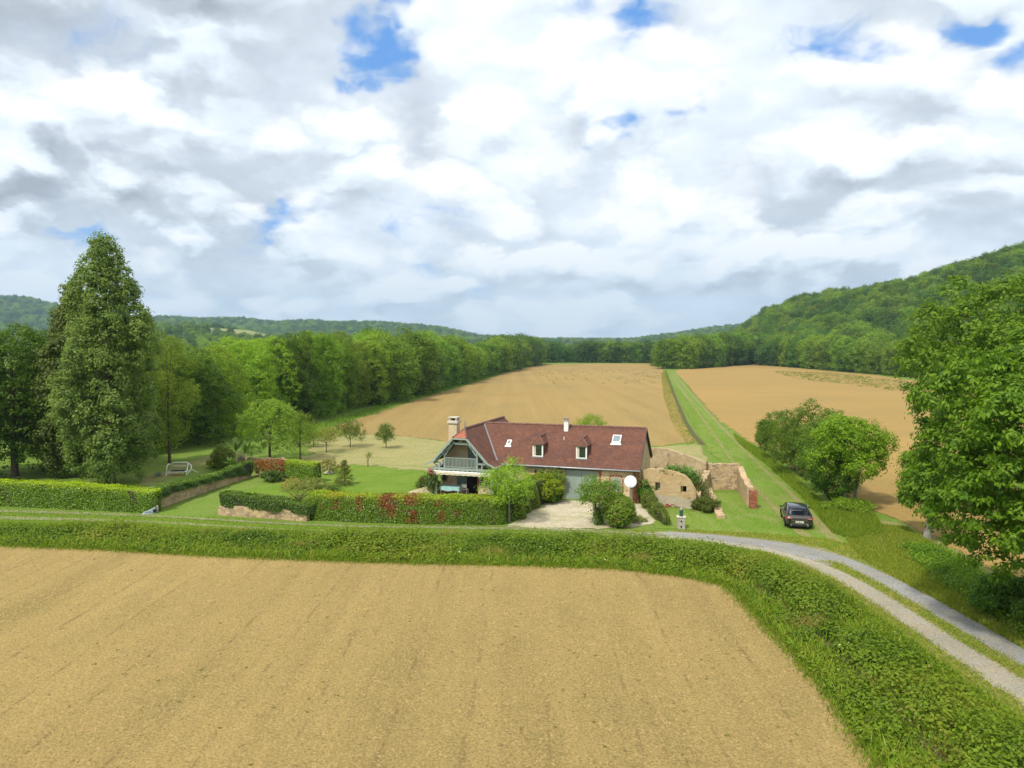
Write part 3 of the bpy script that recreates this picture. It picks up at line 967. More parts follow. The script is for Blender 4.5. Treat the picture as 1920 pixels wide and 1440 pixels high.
rut_m = ground_mat('bare_rut', [(0.27, 0.225, 0.10), (0.22, 0.22, 0.07), (0.185, 0.215, 0.05)], 0.3, 0.9, 8.0, dark_amt=0.35, bstr=0.5,
                   soft=True, edge_noise=1.6)
ditch_m = ground_mat('ditch_earth', [(0.10, 0.085, 0.035), (0.12, 0.09, 0.045), (0.09, 0.11, 0.03)], 0.4, 1.2, 6.0, dark_amt=0.4, bstr=0.6, soft=True)
rough_m = ground_mat('rough_dry_grass', [(0.20, 0.215, 0.065), (0.27, 0.235, 0.095), (0.16, 0.20, 0.045)], 0.2, 0.9, 6.0, dark_amt=0.35, bstr=0.6, soft=True)
pale_m = ground_mat('far_pasture', [(0.20, 0.25, 0.085), (0.30, 0.29, 0.12), (0.24, 0.24, 0.09)], 0.004, 0.02, 0.2, dark_amt=0.1, bstr=0.1)

FEDGE = [(0, 1022), (200, 1030), (400, 1042), (600, 1050), (800, 1056), (1000, 1060), (1150, 1065), (1280, 1080), (1365, 1097), (1405, 1135),
         (1480, 1212), (1560, 1300), (1655, 1440)]
fe = PATH(FEDGE)
fe_ext = extend(fe, 6)
front_poly = [P(-900, 1000)] + fe_ext + [(fe_ext[-1][0], -60), (-150, -60), (-150, 40)]
sheet('front_field', front_poly, 0.02, soil_f, 3, 0.8, 0.10, 0.9)
left_edge = [(618, 803), (700, 777), (770, 753), (850, 729), (905, 713), (960, 695), (1015, 683)]
centre_px = left_edge + [(1130, 681.5), (1238, 682), (1246, 700), (1262, 745), (1282, 790), (1300, 828), (1240, 836), (1100, 842), (900, 836), (780, 820), (660, 812)]
sheet('centre_field', PATH(centre_px), 0.02, soil_c, 4, 2.0, 0.25, 1.6)
right_px = [(1264, 697), (1275, 692), (1340, 688), (1420, 682.5), (1480, 689), (1560, 696), (1640, 703), (1700, 712), (1800, 722), (2100, 770), (2300, 860), (2400, 1000),
            (2100, 1090), (1920, 1108), (1840, 1062), (1760, 1010), (1690, 975), (1635, 955), (1560, 925), (1500, 885), (1430, 840), (1380, 812), (1330, 770), (1290, 722)]
sheet('right_field', PATH(right_px), 0.02, soil_r, 5, 2.0, 0.25, 1.6)
sheet('grass_lane', PATH([(1250, 695), (1263, 693), (1290, 726), (1330, 776), (1370, 812), (1430, 858), (1500, 922), (1545, 968), (1600, 1010), (1560, 1030), (1470, 1008), (1390, 1000), (1280, 992),
                          (1225, 992), (1225, 970), (1300, 960), (1330, 925), (1395, 925), (1370, 880), (1330, 850), (1310, 815), (1285, 770), (1262, 725)]), 0.024, lane_m, 6, 1.5, 0.15, 1.0)
sheet('lawn', PATH([(420, 940), (470, 942), (590, 950), (800, 950), (822, 905), (800, 880), (745, 875), (660, 868), (600, 882), (560, 905), (510, 908), (460, 918)]), 0.024, lawn_m, 8, 1.0, 0.12, 0.8)
sheet('mown_meadow', PATH([(480, 890), (540, 868), (590, 850), (570, 830), (595, 812), (640, 813), (780, 821), (900, 838), (950, 850), (850, 893), (790, 882), (660, 871), (600, 884), (550, 900)]), 0.028, straw_m, 9, 1.0, 0.25, 1.6)
sheet('meadow_strip', PATH([(1180, 850), (1215, 840), (1310, 832), (1320, 845), (1326, 868), (1260, 866), (1200, 870)]), 0.032, straw_m, 19, 1.0, 0.2, 1.2)
sheet('grass_paddock', PATH([(230, 930), (420, 880), (440, 860), (400, 850), (300, 860), (200, 900), (180, 925)]), 0.024, lane_m, 29, 1.0, 0.2, 1.2)
sheet('mown_strip', PATH([(255, 905), (330, 872), (400, 853), (440, 846), (452, 850), (400, 868), (330, 890), (275, 912)]), 0.028, rough_m, 30, 1.0, 0.2, 1.2)
sheet('verge_earth', PATH([(-400, 985), (0, 990), (300, 996), (600, 1003), (1000, 1006), (1300, 1020), (1450, 1050), (1520, 1080), (1600, 1135), (1700, 1210), (1800, 1285), (1920, 1370)]) +
      [tuple(np.array(fe_ext[-1]) + (6, 0)), fe_ext[-1]] + fe[::-1] + [P(-400, 1012)], 0.012, ditch_m, 31, 1.0, 0.1, 0.6)
sheet('road_shoulder', PATH([(1180, 996), (1300, 996), (1420, 1000), (1560, 1012), (1660, 1040), (1760, 1090), (1860, 1150), (2000, 1225), (2100, 1420), (1920, 1375), (1800, 1288), (1700, 1212), (1600, 1138),
                              (1520, 1082), (1450, 1052), (1300, 1022), (1180, 1012)]), 0.016, rough_m, 32, 1.0, 0.15, 1.0)
sheet('gravel_road', PATH([(1190, 1000), (1300, 1003), (1400, 1011), (1480, 1019), (1545, 1033), (1580, 1052), (1550, 1060), (1490, 1041), (1420, 1025), (1320, 1013), (1190, 1006)]), 0.022, grav_m, 10, 0.8, 0.1, 0.8)
ra = PATH([(1250, 1000), (1350, 1008), (1450, 1018), (1530, 1031), (1600, 1057), (1700, 1108), (1800, 1166), (1920, 1233)])
rb = PATH([(1250, 1008), (1350, 1017), (1450, 1033), (1520, 1054), (1600, 1092), (1700, 1156), (1800, 1222), (1920, 1300)])
sheet('roadside_bank', PATH([(1560, 1012), (1600, 990), (1640, 975), (1720, 985), (1800, 1035), (1920, 1110), (2060, 1200), (2000, 1225), (1860, 1150), (1760, 1092), (1660, 1042)]), 0.014, rough_m, 33, 1.0, 0.2, 1.4)
strip('gravel_rut', extend(ra, 3), [.62, .72, .76, .8, .82, .85, .88, .9, .95], 0.028, grav_m, 11)
strip('gravel_rut', extend(rb, 3), [.55, .62, .7, .76, .8, .84, .88, .92, .95], 0.030, grav_t, 12)
strip('worn_rut', PATH([(-500, 942), (0, 958), (280, 967), (430, 976), (600, 986), (800, 989), (1000, 992), (1250, 1001)]), [.55, .55, .4, .3, .3, .35, .5, .6], 0.026, grav_w, 13)
strip('worn_rut', PATH([(-500, 956), (0, 971), (280, 978), (430, 988), (600, 997), (800, 999), (1000, 1002), (1250, 1007)]), [.6, .6, .4, .3, .3, .35, .5, .6], 0.026, grav_w, 14)
sheet('gravel_yard', PATH([(955, 985), (985, 966), (1005, 948), (1040, 938), (1120, 940), (1200, 946), (1215, 962), (1228, 980), (1190, 989), (1110, 992), (1000, 991)]), 0.026, yard_m, 15, 0.6, 0.08, 0.6)
tl1 = PATH([(1258, 700), (1288, 745), (1330, 803), (1368, 858), (1400, 900), (1450, 950), (1482, 985), (1530, 1018)])
tl2 = PATH([(1262, 698), (1302, 745), (1352, 800), (1402, 851), (1445, 893), (1495, 937), (1527, 975), (1570, 1018)])
strip('track_rut', tl1, [.4, .35, .28, .26, .26, .3, .4, .5], 0.036, rut_m, 16)
strip('track_rut', tl2, [.4, .35, .28, .26, .26, .3, .4, .5], 0.036, rut_m, 17)
strip('ditch', PATH([(1249, 700), (1266, 745), (1285, 790), (1300, 815), (1318, 834)]), [.5, .42, .4, .4, .5], 0.034, ditch_m, 18)

# ---------------------------------------------------------------- farmhouse (local frame: x along the ridge, y to the back)
HX, HY, HA = 10.42, 60.12, -R(17.5)
house = empty('farmhouse', (HX, HY, 0), HA, 'long stone farmhouse with a red tiled roof, two dormers and a sage timber balcony gable', 'house')
ZE, ZR, SL = 2.81, 5.82, 0.708
WX = -14.9
GX = (-16.1, -12.05)


def part(mb, name, mat, parent=None, **k):
    return mb.build(name, M[mat], parent or house, **k)


def zf(y): return ZE + SL * (y + .35)


def wing_a(y):                 # half width of the wing roof where the main front slope meets it
    return (ZR - zf(y)) / 1.08


# walls (front wall built from pieces around its openings)
mb = MB()
def wall_front(x0, x1, z0, z1): mb.box(x0, x1, 0, .45, z0, z1)
gx0, gx1 = -6.2, -3.42            # garage opening
wx0, wx1 = -2.27, -1.45           # shuttered window
dx0, dx1 = -7.98, -7.28           # small door
zt = zf(0) - .14
wall_front(-12.2, dx0, -.2, zt); wall_front(dx0, dx1, 1.95, zt); wall_front(dx1, gx0, -.2, zt)
wall_front(gx0, gx1, 2.55, zt); wall_front(gx1, wx0, -.2, zt); wall_front(wx0, wx1, -.2, .85); wall_front(wx0, wx1, 2.0, zt); wall_front(wx1, 0, -.2, zt)
mb.box(-12.2, -.003, 7.35, 7.8, -.2, zt)
# right gable wall
g = [(0, .0, -.2), (0, 7.8, -.2), (0, 7.8, zt), (0, 3.9, ZR - .16), (0, 0, zt)]
mb.add(g + [(x - .45, y, z) for x, y, z in g], [(0, 1, 2, 3, 4), (9, 8, 7, 6, 5)] + [(i, 5 + i, 5 + (i + 1) % 5, (i + 1) % 5) for i in range(5)])
part(mb, 'wall', 'render')
mb = MB()
g = [(-17.35, -.2), (-12.45, -.2), (-12.45, 2.85), (WX + .3, 5.35), (WX - .3, 5.35), (-17.35, 2.85)]      # recessed gable wall behind the porch and the balcony
mb.add([(x, -.2, z) for x, z in g] + [(x, .2, z) for x, z in g], [(0, 1, 2, 3, 4, 5), (11, 10, 9, 8, 7, 6)] + [(i, 6 + i, 6 + (i + 1) % 6, (i + 1) % 6) for i in range(6)])
mb.box(-17.35, -16.95, .2, 10.2, -.2, 2.9); mb.box(-12.65, -12.25, 7.8, 10.2, -.2, 2.9); mb.box(-17.35, -12.25, 10.2, 10.5, -.2, 3.2)
part(mb, 'wall', 'render_plain')
mb = MB()
yb = 8.15
mb.slab([(-12.1, -.35, ZE), (.15, -.35, ZE), (.15, 3.9, ZR), (WX, 3.9, ZR)], .12)
mb.slab([(WX, 3.9, ZR), (.15, 3.9, ZR), (.15, yb, ZE), (-12.1, yb, ZE)], .12)
part(mb, 'roof', 'tile')
mb = MB()
K1, K2, ZK, ZW = 2.55, 3.25, 3.066, 2.76
yf = -2.3
mb.slab([(WX, -1.0, ZR), (WX + .65, yf, 5.118), (WX + K1, yf, ZK), (WX + K1, .0, ZK), (-12.1, -.35, ZE + .0), (WX, 3.9, ZR)][:4] + [(WX, 3.9, ZR)], .12)
mb.slab([(WX + K1, yf, ZK), (WX + K2, yf, ZW), (WX + K2, -.30, ZW), (WX + K1, .02, ZK)], .10)
mb.slab([(WX, 3.9, ZR), (WX + K1, 7.9, ZK), (WX + K1, 10.9, ZK), (WX, 9.9, ZR)], .12)
mb.slab([(WX + K1, 7.9, ZK), (WX + K2, 8.1, ZW), (WX + K2, 10.9, ZW), (WX + K1, 10.9, ZK)], .10)
mb.slab([(WX, -1.0, ZR), (WX - .65, yf, 5.118), (WX - K1, yf, ZK), (WX - K1, 10.9, ZK), (WX, 9.9, ZR)], .12)
mb.slab([(WX - K1, yf, ZK), (WX - K2, yf, ZW), (WX - K2, 10.9, ZW), (WX - K1, 10.9, ZK)], .10)
mb.slab([(WX, 9.9, ZR), (WX - K1, 10.9, ZK), (WX + K1, 10.9, ZK)], .10)
part(mb, 'wing_roof', 'tile')
mb = MB(); mb.slab([(WX, -1.0, ZR), (WX - .65, yf, 5.118), (WX + .65, yf, 5.118)], .10); part(mb, 'hip_end', 'terracotta')
mb = MB(); mb.slab([(-17.4, 1.2, 2.35), (-17.4, 4.2, 2.35), (-19.4, 4.2, 1.75), (-19.4, 1.2, 1.75)], .08); mb.box(-19.3, -19.2, 1.3, 1.4, -.1, 1.68); mb.box(-19.3, -19.2, 4.0, 4.1, -.1, 1.68)
part(mb, 'lean_to_roof', 'lead')
# ridge tiles, valley and verge
mb = MB()
def ridge(a, b, w=.11):
    a = Vector(a); b = Vector(b); n = max(1, int((b - a).length / .38)); r = random.Random(int(a.x * 97))
    for i in range(n):
        p = a.lerp(b, i / n); q = a.lerp(b, (i + .96) / n); j = r.uniform(-.012, .012)
        mb.tube([p + Vector((0, 0, .0 + j)), q + Vector((0, 0, .025 + j))], w, 6)
ridge((WX + .3, 3.9, ZR), (.12, 3.9, ZR)); ridge((WX, -.95, ZR), (WX, 9.9, ZR)); ridge((WX, -1, ZR), (WX + .65, yf, 5.12), .07); ridge((WX, -1, ZR), (WX - .65, yf, 5.12), .07)
part(mb, 'ridge_tiles', 'ridge')
mb = MB(); mb.bar((WX + .05, 3.8, ZR - .02), (-12.1, -.33, ZE + .03), .14, .03); part(mb, 'valley_flashing', 'lead')
mb = MB()
for y0, y1, z0, z1 in ((-.35, 3.9, ZE, ZR), (3.9, yb, ZR, ZE)): mb.bar((.17, y0, z0 - .09), (.17, y1, z1 - .09), .04, .18)
part(mb, 'verge_board', 'soffit')
mb = MB()
for i in range(9):
    y = .3 + i * .9; z = zf(y) if y < 3.9 else zf(7.8 - y)
    mb.box(.0, .14, y - .05, y + .05, z - .26, z - .15)
for y0, y1, z0, z1 in ((-.3, 3.9, ZE, ZR), (3.9, yb - .05, ZR, ZE)): mb.bar((.06, y0, z0 - .20), (.06, y1, z1 - .20), .10, .12)
part(mb, 'gable_timber', 'soffit')
# gutter and down pipe
mb = MB(); mb.tube([(-12.0, -.42, ZE - .06), (.18, -.42, ZE - .08)], .065, 8); mb.tube([(-12.0, -.42, ZE - .06), (-11.6, -.5, ZW - .05), (-11.62, -2.3, ZW - .05)], .05, 6)
part(mb, 'gutter', 'zinc', smooth=True)
mb = MB(); mb.tube([(-.12, -.42, ZE - .1), (-.14, -.09, ZE - .5), (-.14, -.09, .0)], .045, 8); part(mb, 'down_pipe', 'terracotta', smooth=True)
mb = MB(); mb.box(-12.2, -.01, -.34, -.005, ZE - .20, ZE - .13); part(mb, 'soffit', 'soffit')
mb = MB(); mb.box(-7.0, -3.0, -.03, .0, 2.50, 2.72); part(mb, 'lintel', 'soffit')
# brick quoins and surrounds in the render
rr_ = random.Random(5)
mb = MB()
def quoin(x, w, z0, z1, y=-.022):
    z = z0
    while z < z1 - .05:
        k = w * rr_.uniform(.7, 1.35); mb.box(x - (k if rr_.random() < .5 else k * .6), x + k * .6, y, .01, z, z + .22); z += .235
quoin(-.26, .30, 0, 2.2); part(mb, 'brick_quoin', 'brick')
mb = MB(); quoin(gx1 + .22, .16, 0.0, 2.5); part(mb, 'brick_jamb', 'brick')
mb = MB(); quoin(wx1 + .16, .10, .8, 2.0); part(mb, 'brick_jamb', 'brick')
mb = MB(); quoin(wx0 - .12, .10, .8, 2.0); part(mb, 'brick_jamb', 'brick'); mb = MB()
for k in range(7):
    a = math.pi * (k + .5) / 7; mb.box(-1.86 + .5 * math.cos(a) - .06, -1.86 + .5 * math.cos(a) + .06, -.024, .01, 2.0 + .17 * math.sin(a), 2.14 + .17 * math.sin(a))
part(mb, 'brick_arch', 'brick')
# garage door, shutter, small door
g_ = part(MB().box(gx0 + .02, (gx0 + gx1) / 2 - .012, .10, .15, -.1, 2.52), 'garage_door', 'garage')
mb = MB()
for k in range(1, 6): mb.box(gx0 + .02 + k * .225, gx0 + .03 + k * .225, .092, .102, -.05, 2.5)
mb.build('board_joint', M['sage_dark'], g_)
g_ = part(MB().box((gx0 + gx1) / 2 + .012, gx1 - .02, .10, .15, -.1, 2.50), 'garage_door', 'garage')
mb = MB()
for k in range(1, 6): mb.box((gx0 + gx1) / 2 + .02 + k * .225, (gx0 + gx1) / 2 + .03 + k * .225, .092, .102, -.05, 2.48)
mb.build('board_joint', M['sage_dark'], g_)
sh = part(MB().box(wx0 + .01, wx1 - .01, -.03, .03, .87, 1.99), 'shutter', 'sage')
for z_ in (1.05, 1.72): MB().box(wx0 + .05, wx1 - .05, -.045, -.03, z_, z_ + .08).build('shutter_batten', M['sage_dark'], sh)
sh['label'] = 'closed sage shutter on the right-hand window'
part(MB().box(dx0 + .02, dx1 - .02, .08, .13, -.1, 1.93), 'door', 'sage_dark')
part(MB().box(wx0 - .1, wx1 + .1, -.07, .0, .76, .85), 'window_sill', 'brick')
mb = MB(); mb.lathe([(.05, 0), (.05, .03), (.02, .04)], (0, 0, 0), 10)
part(MB().tube([(-.95, -.02, 1.02), (-.95, -.004, 1.02)], .045, 12), 'wall_vent', 'dark')
# wall lamp
lp_ = part(MB().tube([(-8.72, 0, 2.50), (-8.72, -.22, 2.56), (-8.72, -.26, 2.42)], .02, 6), 'wall_lamp', 'black')
MB().lathe([(.03, .22), (.10, .16), (.07, -.04), (.02, -.08)], (-8.72, -.26, 2.18), 8).build('lantern', M['black'], lp_)


def dormer(cx, lab):
    w = .47; yF = .50; zb = 3.42; zt_ = 4.53; zp = 5.12; yp = 1.05; ov = .17
    root = empty('dormer', (0, 0, 0)); root.parent = house; root['label'] = lab
    def rz_(y): return zf(y)
    d = MB()
    # cheeks down to the roof slope
    for sx in (-1, 1):
        x = cx + sx * (w - .01)
        yk = (zt_ - ZE) / SL - .35
        q = [(x, yF + .02, zf(yF)), (x, yk, zt_), (x, yF + .02, zt_)]
        q2 = [(v[0] - sx * .06, v[1], v[2]) for v in q]
        d.add(q + q2, [(0, 1, 2), (5, 4, 3), (0, 3, 4, 1), (1, 4, 5, 2), (2, 5, 3, 0)])
    d.build('cheek', M['tile'], root)
    d = MB()
    yr = (zp - ZE) / SL - .35; ye = (zt_ - ZE) / SL - .35
    a, b = cx - w - ov * .5, cx + w + ov * .5; e = yF - ov
    d.slab([(a, e, zt_ - .02), (b, e, zt_ - .02), (cx, yp, zp)], .05)
    d.slab([(b, e, zt_ - .02), (b, ye, zt_ - .02), (cx, yr, zp), (cx, yp, zp)], .05)
    d.slab([(a, e, zt_ - .02), (cx, yp, zp), (cx, yr, zp), (a, ye, zt_ - .02)], .05)
    d.build('dormer_roof', M['tile'], root)
    d = MB()
    d.bar((a, e, zt_), (cx, yp, zp + .02), .07, .05); d.bar((b, e, zt_), (cx, yp, zp + .02), .07, .05); d.bar((cx, yp, zp + .02), (cx, yr, zp + .02), .09, .05)
    d.tube([(cx, yp, zp), (cx, yp, zp + .22)], [.04, .015], 6)
    d.build('hip_tiles', M['ridge'], root)
    d = MB(); t = .075
    d.box(cx - w, cx - w + t, yF - .03, yF + .06, zb, zt_ - .03); d.box(cx + w - t, cx + w, yF - .03, yF + .06, zb, zt_ - .03)
    d.box(cx - w + t, cx + w - t, yF - .028, yF + .058, zt_ - .11, zt_ - .032); d.box(cx - w + t, cx + w - t, yF - .028, yF + .058, zb + .002, zb + .08)
    d.box(cx - w + t + .003, cx - w + t + .05, yF + .0, yF + .05, zb + .083, zt_ - .113); d.box(cx + w - t - .05, cx + w - t - .003, yF + .0, yF + .05, zb + .083, zt_ - .113)
    d.build('window_frame', M['white'], root)
    MB().box(cx - w + t + .05, cx + w - t - .05, yF + .03, yF + .04, zb + .08, zt_ - .11).build('pane', M['glass'], root)
    MB().box(cx - w - .08, cx + w + .08, yF - .14, yF - .031, zb - .09, zb - .02).build('window_sill', M['lead'], root)
    # pale curtain behind the glass edge
    MB().box(cx - w + t + .06, cx - w + t + .2, yF + .018, yF + .026, zb + .09, zt_ - .12).build('curtain', M['cream'], root)


dormer(-8.74, 'left dormer with a cream framed window')
dormer(-4.90, 'right dormer with a cream framed window')


def skylight(x0, x1, y0, y1, lab, apron=True):
    r_ = empty('skylight'); r_.parent = house; r_['label'] = lab
    nx, ny, nz = 0, -SL / math.hypot(1, SL), 1 / math.hypot(1, SL)
    def q(x, y, h): return (x, y + ny * h, zf(y) + nz * h)
    def ring(h0, h1, x0, x1, y0, y1, t):
        m_ = MB()
        for X0, X1, Y0, Y1 in ((x0, x0 + t, y0, y1), (x1 - t, x1, y0, y1), (x0 + t, x1 - t, y0, y0 + t), (x0 + t, x1 - t, y1 - t, y1)):
            v = [q(X0, Y0, h0), q(X1, Y0, h0), q(X1, Y1, h0), q(X0, Y1, h0), q(X0, Y0, h1), q(X1, Y0, h1), q(X1, Y1, h1), q(X0, Y1, h1)]
            m_.add(v, [(0, 3, 2, 1), (4, 5, 6, 7), (0, 1, 5, 4), (1, 2, 6, 5), (2, 3, 7, 6), (3, 0, 4, 7)])
        return m_
    ring(-.02, .10, x0, x1, y0, y1, .07).build('skylight_frame', M['white'], r_)
    MB().add([q(x0 + .07, y0 + .07, .06), q(x1 - .07, y0 + .07, .06), q(x1 - .07, y1 - .07, .06), q(x0 + .07, y1 - .07, .06)], [(0, 1, 2, 3)]) if False else None
    m_ = MB(); v = [q(a, b, h) for h in (.04, .07) for a, b in ((x0 + .07, y0 + .07), (x1 - .07, y0 + .07), (x1 - .07, y1 - .07), (x0 + .07, y1 - .07))]
    m_.add(v, [(0, 3, 2, 1), (4, 5, 6, 7), (0, 1, 5, 4), (1, 2, 6, 5), (2, 3, 7, 6), (3, 0, 4, 7)]); m_.build('pane', M['glass_sky'], r_)
    m_ = MB(); v = [q(a, b, h) for h in (-.01, .03) for a, b in ((x0 - .10, y0 - .2), (x1 + .10, y0 - .2), (x1 + .06, y0 - .01), (x0 - .06, y0 - .01))]
    m_.add(v, [(0, 3, 2, 1), (4, 5, 6, 7), (0, 1, 5, 4), (1, 2, 6, 5), (2, 3, 7, 6), (3, 0, 4, 7)]); m_.build('flashing', M['white'], r_)


skylight(-11.95, -11.55, 1.55, 2.05, 'small skylight left of the dormers')
skylight(-2.62, -1.88, 2.22, 3.0, 'larger skylight at the right end of the roof')
# chimneys
c_ = part(MB().box(-17.44, -16.66, 1.46, 2.24, 3.0, 5.95), 'chimney', 'cream')
c_['label'] = 'tall rendered chimney at the left gable'
MB().box(-17.56, -16.54, 1.34, 2.36, 5.95, 6.10).box(-17.48, -16.62, 1.42, 2.28, 6.10, 6.20).build('chimney_cap', M['pale_stone'], c_)
MB().box(-17.42, -17.30, 1.48, 1.60, 6.20, 6.42).box(-16.80, -16.68, 1.48, 1.60, 6.20, 6.42).box(-17.42, -17.30, 2.1, 2.22, 6.20, 6.42).box(-16.80, -16.68, 2.1, 2.22, 6.20, 6.42).box(-17.5, -16.6, 1.4, 2.3, 6.42, 6.50).build('chimney_cowl', M['pale_stone'], c_)
MB().box(-17.25, -16.85, 1.65, 2.05, 6.20, 6.41).build('flue', M['dark'], c_)
c_ = part(MB().box(-7.1, -6.72, 3.25, 3.65, 5.2, 6.25), 'chimney', 'white')
c_['label'] = 'small white chimney near the ridge between the dormers'
MB().box(-7.14, -6.68, 3.21, 3.69, 6.25, 6.31).build('chimney_cap', M['pale_stone'], c_)
MB().box(-7.1, -6.98, 3.26, 3.38, 6.31, 6.50).box(-6.84, -6.72, 3.26, 3.38, 6.31, 6.50).box(-7.12, -6.70, 3.23, 3.67, 6.50, 6.55).build('chimney_cowl', M['lead'], c_)
MB().tube([(-6.86, 2.35, zf(2.35)), (-6.86, 2.3, zf(2.35) + .25)], .05, 8).build('roof_vent', M['white'], house)
# finial on the wing hip
MB().tube([(WX, -1.0, ZR), (WX, -1.0, ZR + .25), (WX, -1.0, ZR + .3), (WX, -1.0, ZR + .75)], [.07, .04, .06, .012], 8).build('finial', M['lead'], house)
# balcony front
yB = -2.0
FRX = (-17.22, -12.08)
for x in FRX: part(MB().box(x - .11, x + .11, yB - .11, yB + .11, -.2, 2.095), 'post', 'sage')
mb = MB()
mb.box(-17.45, -11.85, yB - .09, yB + .09, 2.30, 2.48)
for x in np.arange(-17.2, -12.0, .42): mb.box(x - .05, x + .05, -2.15, -.2, 2.20, 2.30)
mb.box(-17.35, -11.95, yB - .07, yB + .07, 2.10, 2.198)
part(mb, 'balcony_beam', 'sage')
part(MB().box(-17.3, -12.1, -1.9, -.2, 2.305, 2.36), 'balcony_floor', 'soffit')
mb = MB()
def tb(a, b, w=.15, d=.14): mb.bar((a[0], yB, a[1]), (b[0], yB, b[1]), w, d, up=(0, 1, 0))
tb((FRX[0] + .02, 2.42), (FRX[0] + .02, 2.72)); tb((FRX[1] - .02, 2.42), (FRX[1] - .02, 2.72))
tb((WX - 2.5, 2.80), (WX - .62, 4.78), .16); tb((WX + 2.5, 2.80), (WX + .62, 4.78), .16)             # principal rafters
tb((WX - .95, 4.62), (WX + .95, 4.62), .16)                                                          # collar
tb((WX, 4.62), (WX, 5.12), .12)                                                                      # king post
tb((WX - 1.50, 2.48), (WX - 1.50, 3.72), .13); tb((WX + 1.50, 2.48), (WX + 1.50, 3.72), .13)           # queen posts at the rail ends
tb((WX - 1.50, 3.50), (WX - .72, 4.56), .11); tb((WX + 1.50, 3.50), (WX + .72, 4.56), .11)           # curved braces, straightened
tb((WX - 2.35, 2.92), (WX - 1.5, 2.92), .12); tb((WX + 2.35, 2.92), (WX + 1.5, 2.92), .12)
tb((WX - 1.95, 2.48), (WX - 1.95, 2.92), .11); tb((WX + 1.95, 2.48), (WX + 1.95, 2.92), .11)
part(mb, 'timber_frame', 'sage')
mb = MB()
for s_ in (-1, 1):
    mb.bar((WX + s_ * .66, yf - .02, 5.02), (WX + s_ * K1, yf - .02, 2.98), .05, .18, up=(s_, 0, 1)); mb.bar((WX + s_ * K1, yf - .02, 2.99), (WX + s_ * K2, yf - .02, 2.69), .05, .14, up=(s_ * .4, 0, 1))
    for t in (.15, .5, .85):
        x = WX + s_ * (.66 + (K1 - .66) * t); z = 5.02 - 2.04 * t; mb.bar((x, yf - .1, z - .16), (x, yB + .1, z - .16), .09, .10)
mb.bar((WX - .66, yf - .02, 5.04), (WX + .66, yf - .02, 5.04), .05, .12, up=(0, 0, 1))
part(mb, 'barge_board', 'sage')
rl = MB().box(WX - 1.44, WX + 1.44, yB - .05, yB + .03, 3.32, 3.38).box(WX - 1.44, WX + 1.44, yB - .04, yB + .02, 2.54, 2.60)
rl = part(rl, 'railing', 'sage')
mb = MB()
for i in range(23):
    x = WX - 1.38 + i * .125; mb.box(x - .025, x + .025, yB - .028, yB + .012, 2.60, 3.32)
o = mb.build('balusters', M['sage'], rl)
# awning rolled at the beam with a scalloped valance
mb = MB()
n = 44
for i in range(n):
    x0 = -17.5 + 5.4 * i / n; x1 = -17.5 + 5.4 * (i + 1) / n
    zb0 = 1.90 + .035 * abs(math.sin(i * math.pi / 4)); zb1 = 1.90 + .035 * abs(math.sin((i + 1) * math.pi / 4))
    mb.add([(x0, -2.30, 2.12), (x1, -2.30, 2.12), (x1, -2.34, zb1), (x0, -2.34, zb0), (x0, -2.28, 2.12), (x1, -2.28, 2.12), (x1, -2.32, zb1), (x0, -2.32, zb0)],
           [(0, 3, 2, 1), (4, 5, 6, 7), (3, 7, 6, 2)])
aw = part(mb, 'awning', 'awning')
MB().tube([(-17.5, -2.24, 2.17), (-12.1, -2.24, 2.17)], .075, 10).build('awning_roll', M['white'], aw, smooth=True)
MB().box(-17.5, -12.1, -2.36, -2.30, 2.02, 2.05).build('awning_bar', M['cream'], aw)
# upper and lower openings of the gable wall
part(MB().box(WX - .02, WX + 1.25, -.28, -.21, 2.40, 4.2), 'shutter', 'sage_dark')['label'] = 'closed grey-green shutter behind the balcony'
part(MB().box(-15.95, -15.0, -.30, -.21, -.1, 2.05), 'shutter', 'sage_dark')
part(MB().box(-13.3, -12.85, -.34, -.21, -.1, 2.05), 'shutter', 'sage_dark')
part(MB().box(-15.0, -13.92, -.26, -.19, -.1, 2.05), 'doorway', 'dark')
part(MB().box(-14.02, -13.86, -.32, -.262, -.1, 2.05), 'door', 'terracotta')
wf = part(MB().box(-13.80, -13.76, -.36, -.21, -.1, 2.03).box(-13.42, -13.37, -.36, -.21, -.1, 2.03).box(-13.76, -13.42, -.355, -.215, 1.1, 1.15), 'window_frame', 'white')
MB().box(-13.76, -13.42, -.27, -.25, -.1, 2.0).build('pane', M['glass'], wf)
mb = MB(); mb.slab([(-17.4, -2.6, .02), (-11.9, -2.6, .02), (-11.9, -.2, .02), (-17.4, -.2, .02)], .15); part(mb, 'porch_floor', 'terracotta')


def HP(x, y, z=0.0):           # house-local point to world
    c, s = math.cos(HA), math.sin(HA)
    return (HX + x * c - y * s, HY + x * s + y * c, z)


def local_thing(name, x, y, label, cat, rz=0.0, z=0.0):
    return empty(name, HP(x, y, z), HA + rz, label, cat)


# satellite dish on its pole
t = local_thing('satellite_dish', -.55, -.75, 'round white satellite dish on a pole at the right corner of the farmhouse', 'satellite dish', 0.12)
mb = MB(); prof = [(0.001, .0)] + [(.50 * k / 8, .085 * (k / 8) ** 2) for k in range(1, 9)] + [(.50, .10), (.30, .045), (.001, -.015)]
mb.lathe(prof, (0, 0, 0), 36)
d_ = mb.build('dish', M['dish'], t, smooth=True); d_.location = (0, 0, 1.90); d_.rotation_euler = (R(72), 0, R(4))
MB().tube([(0, .12, -.1), (0, .12, 1.85)], .04, 8).build('pole', M['steel'], t, smooth=True)
MB().tube([(0, -.02, 1.42), (0, -.42, 1.66)], .015, 6).tube([(0, -.40, 1.65), (0, -.47, 1.69)], .04, 8).build('arm', M['steel'], t, smooth=True)
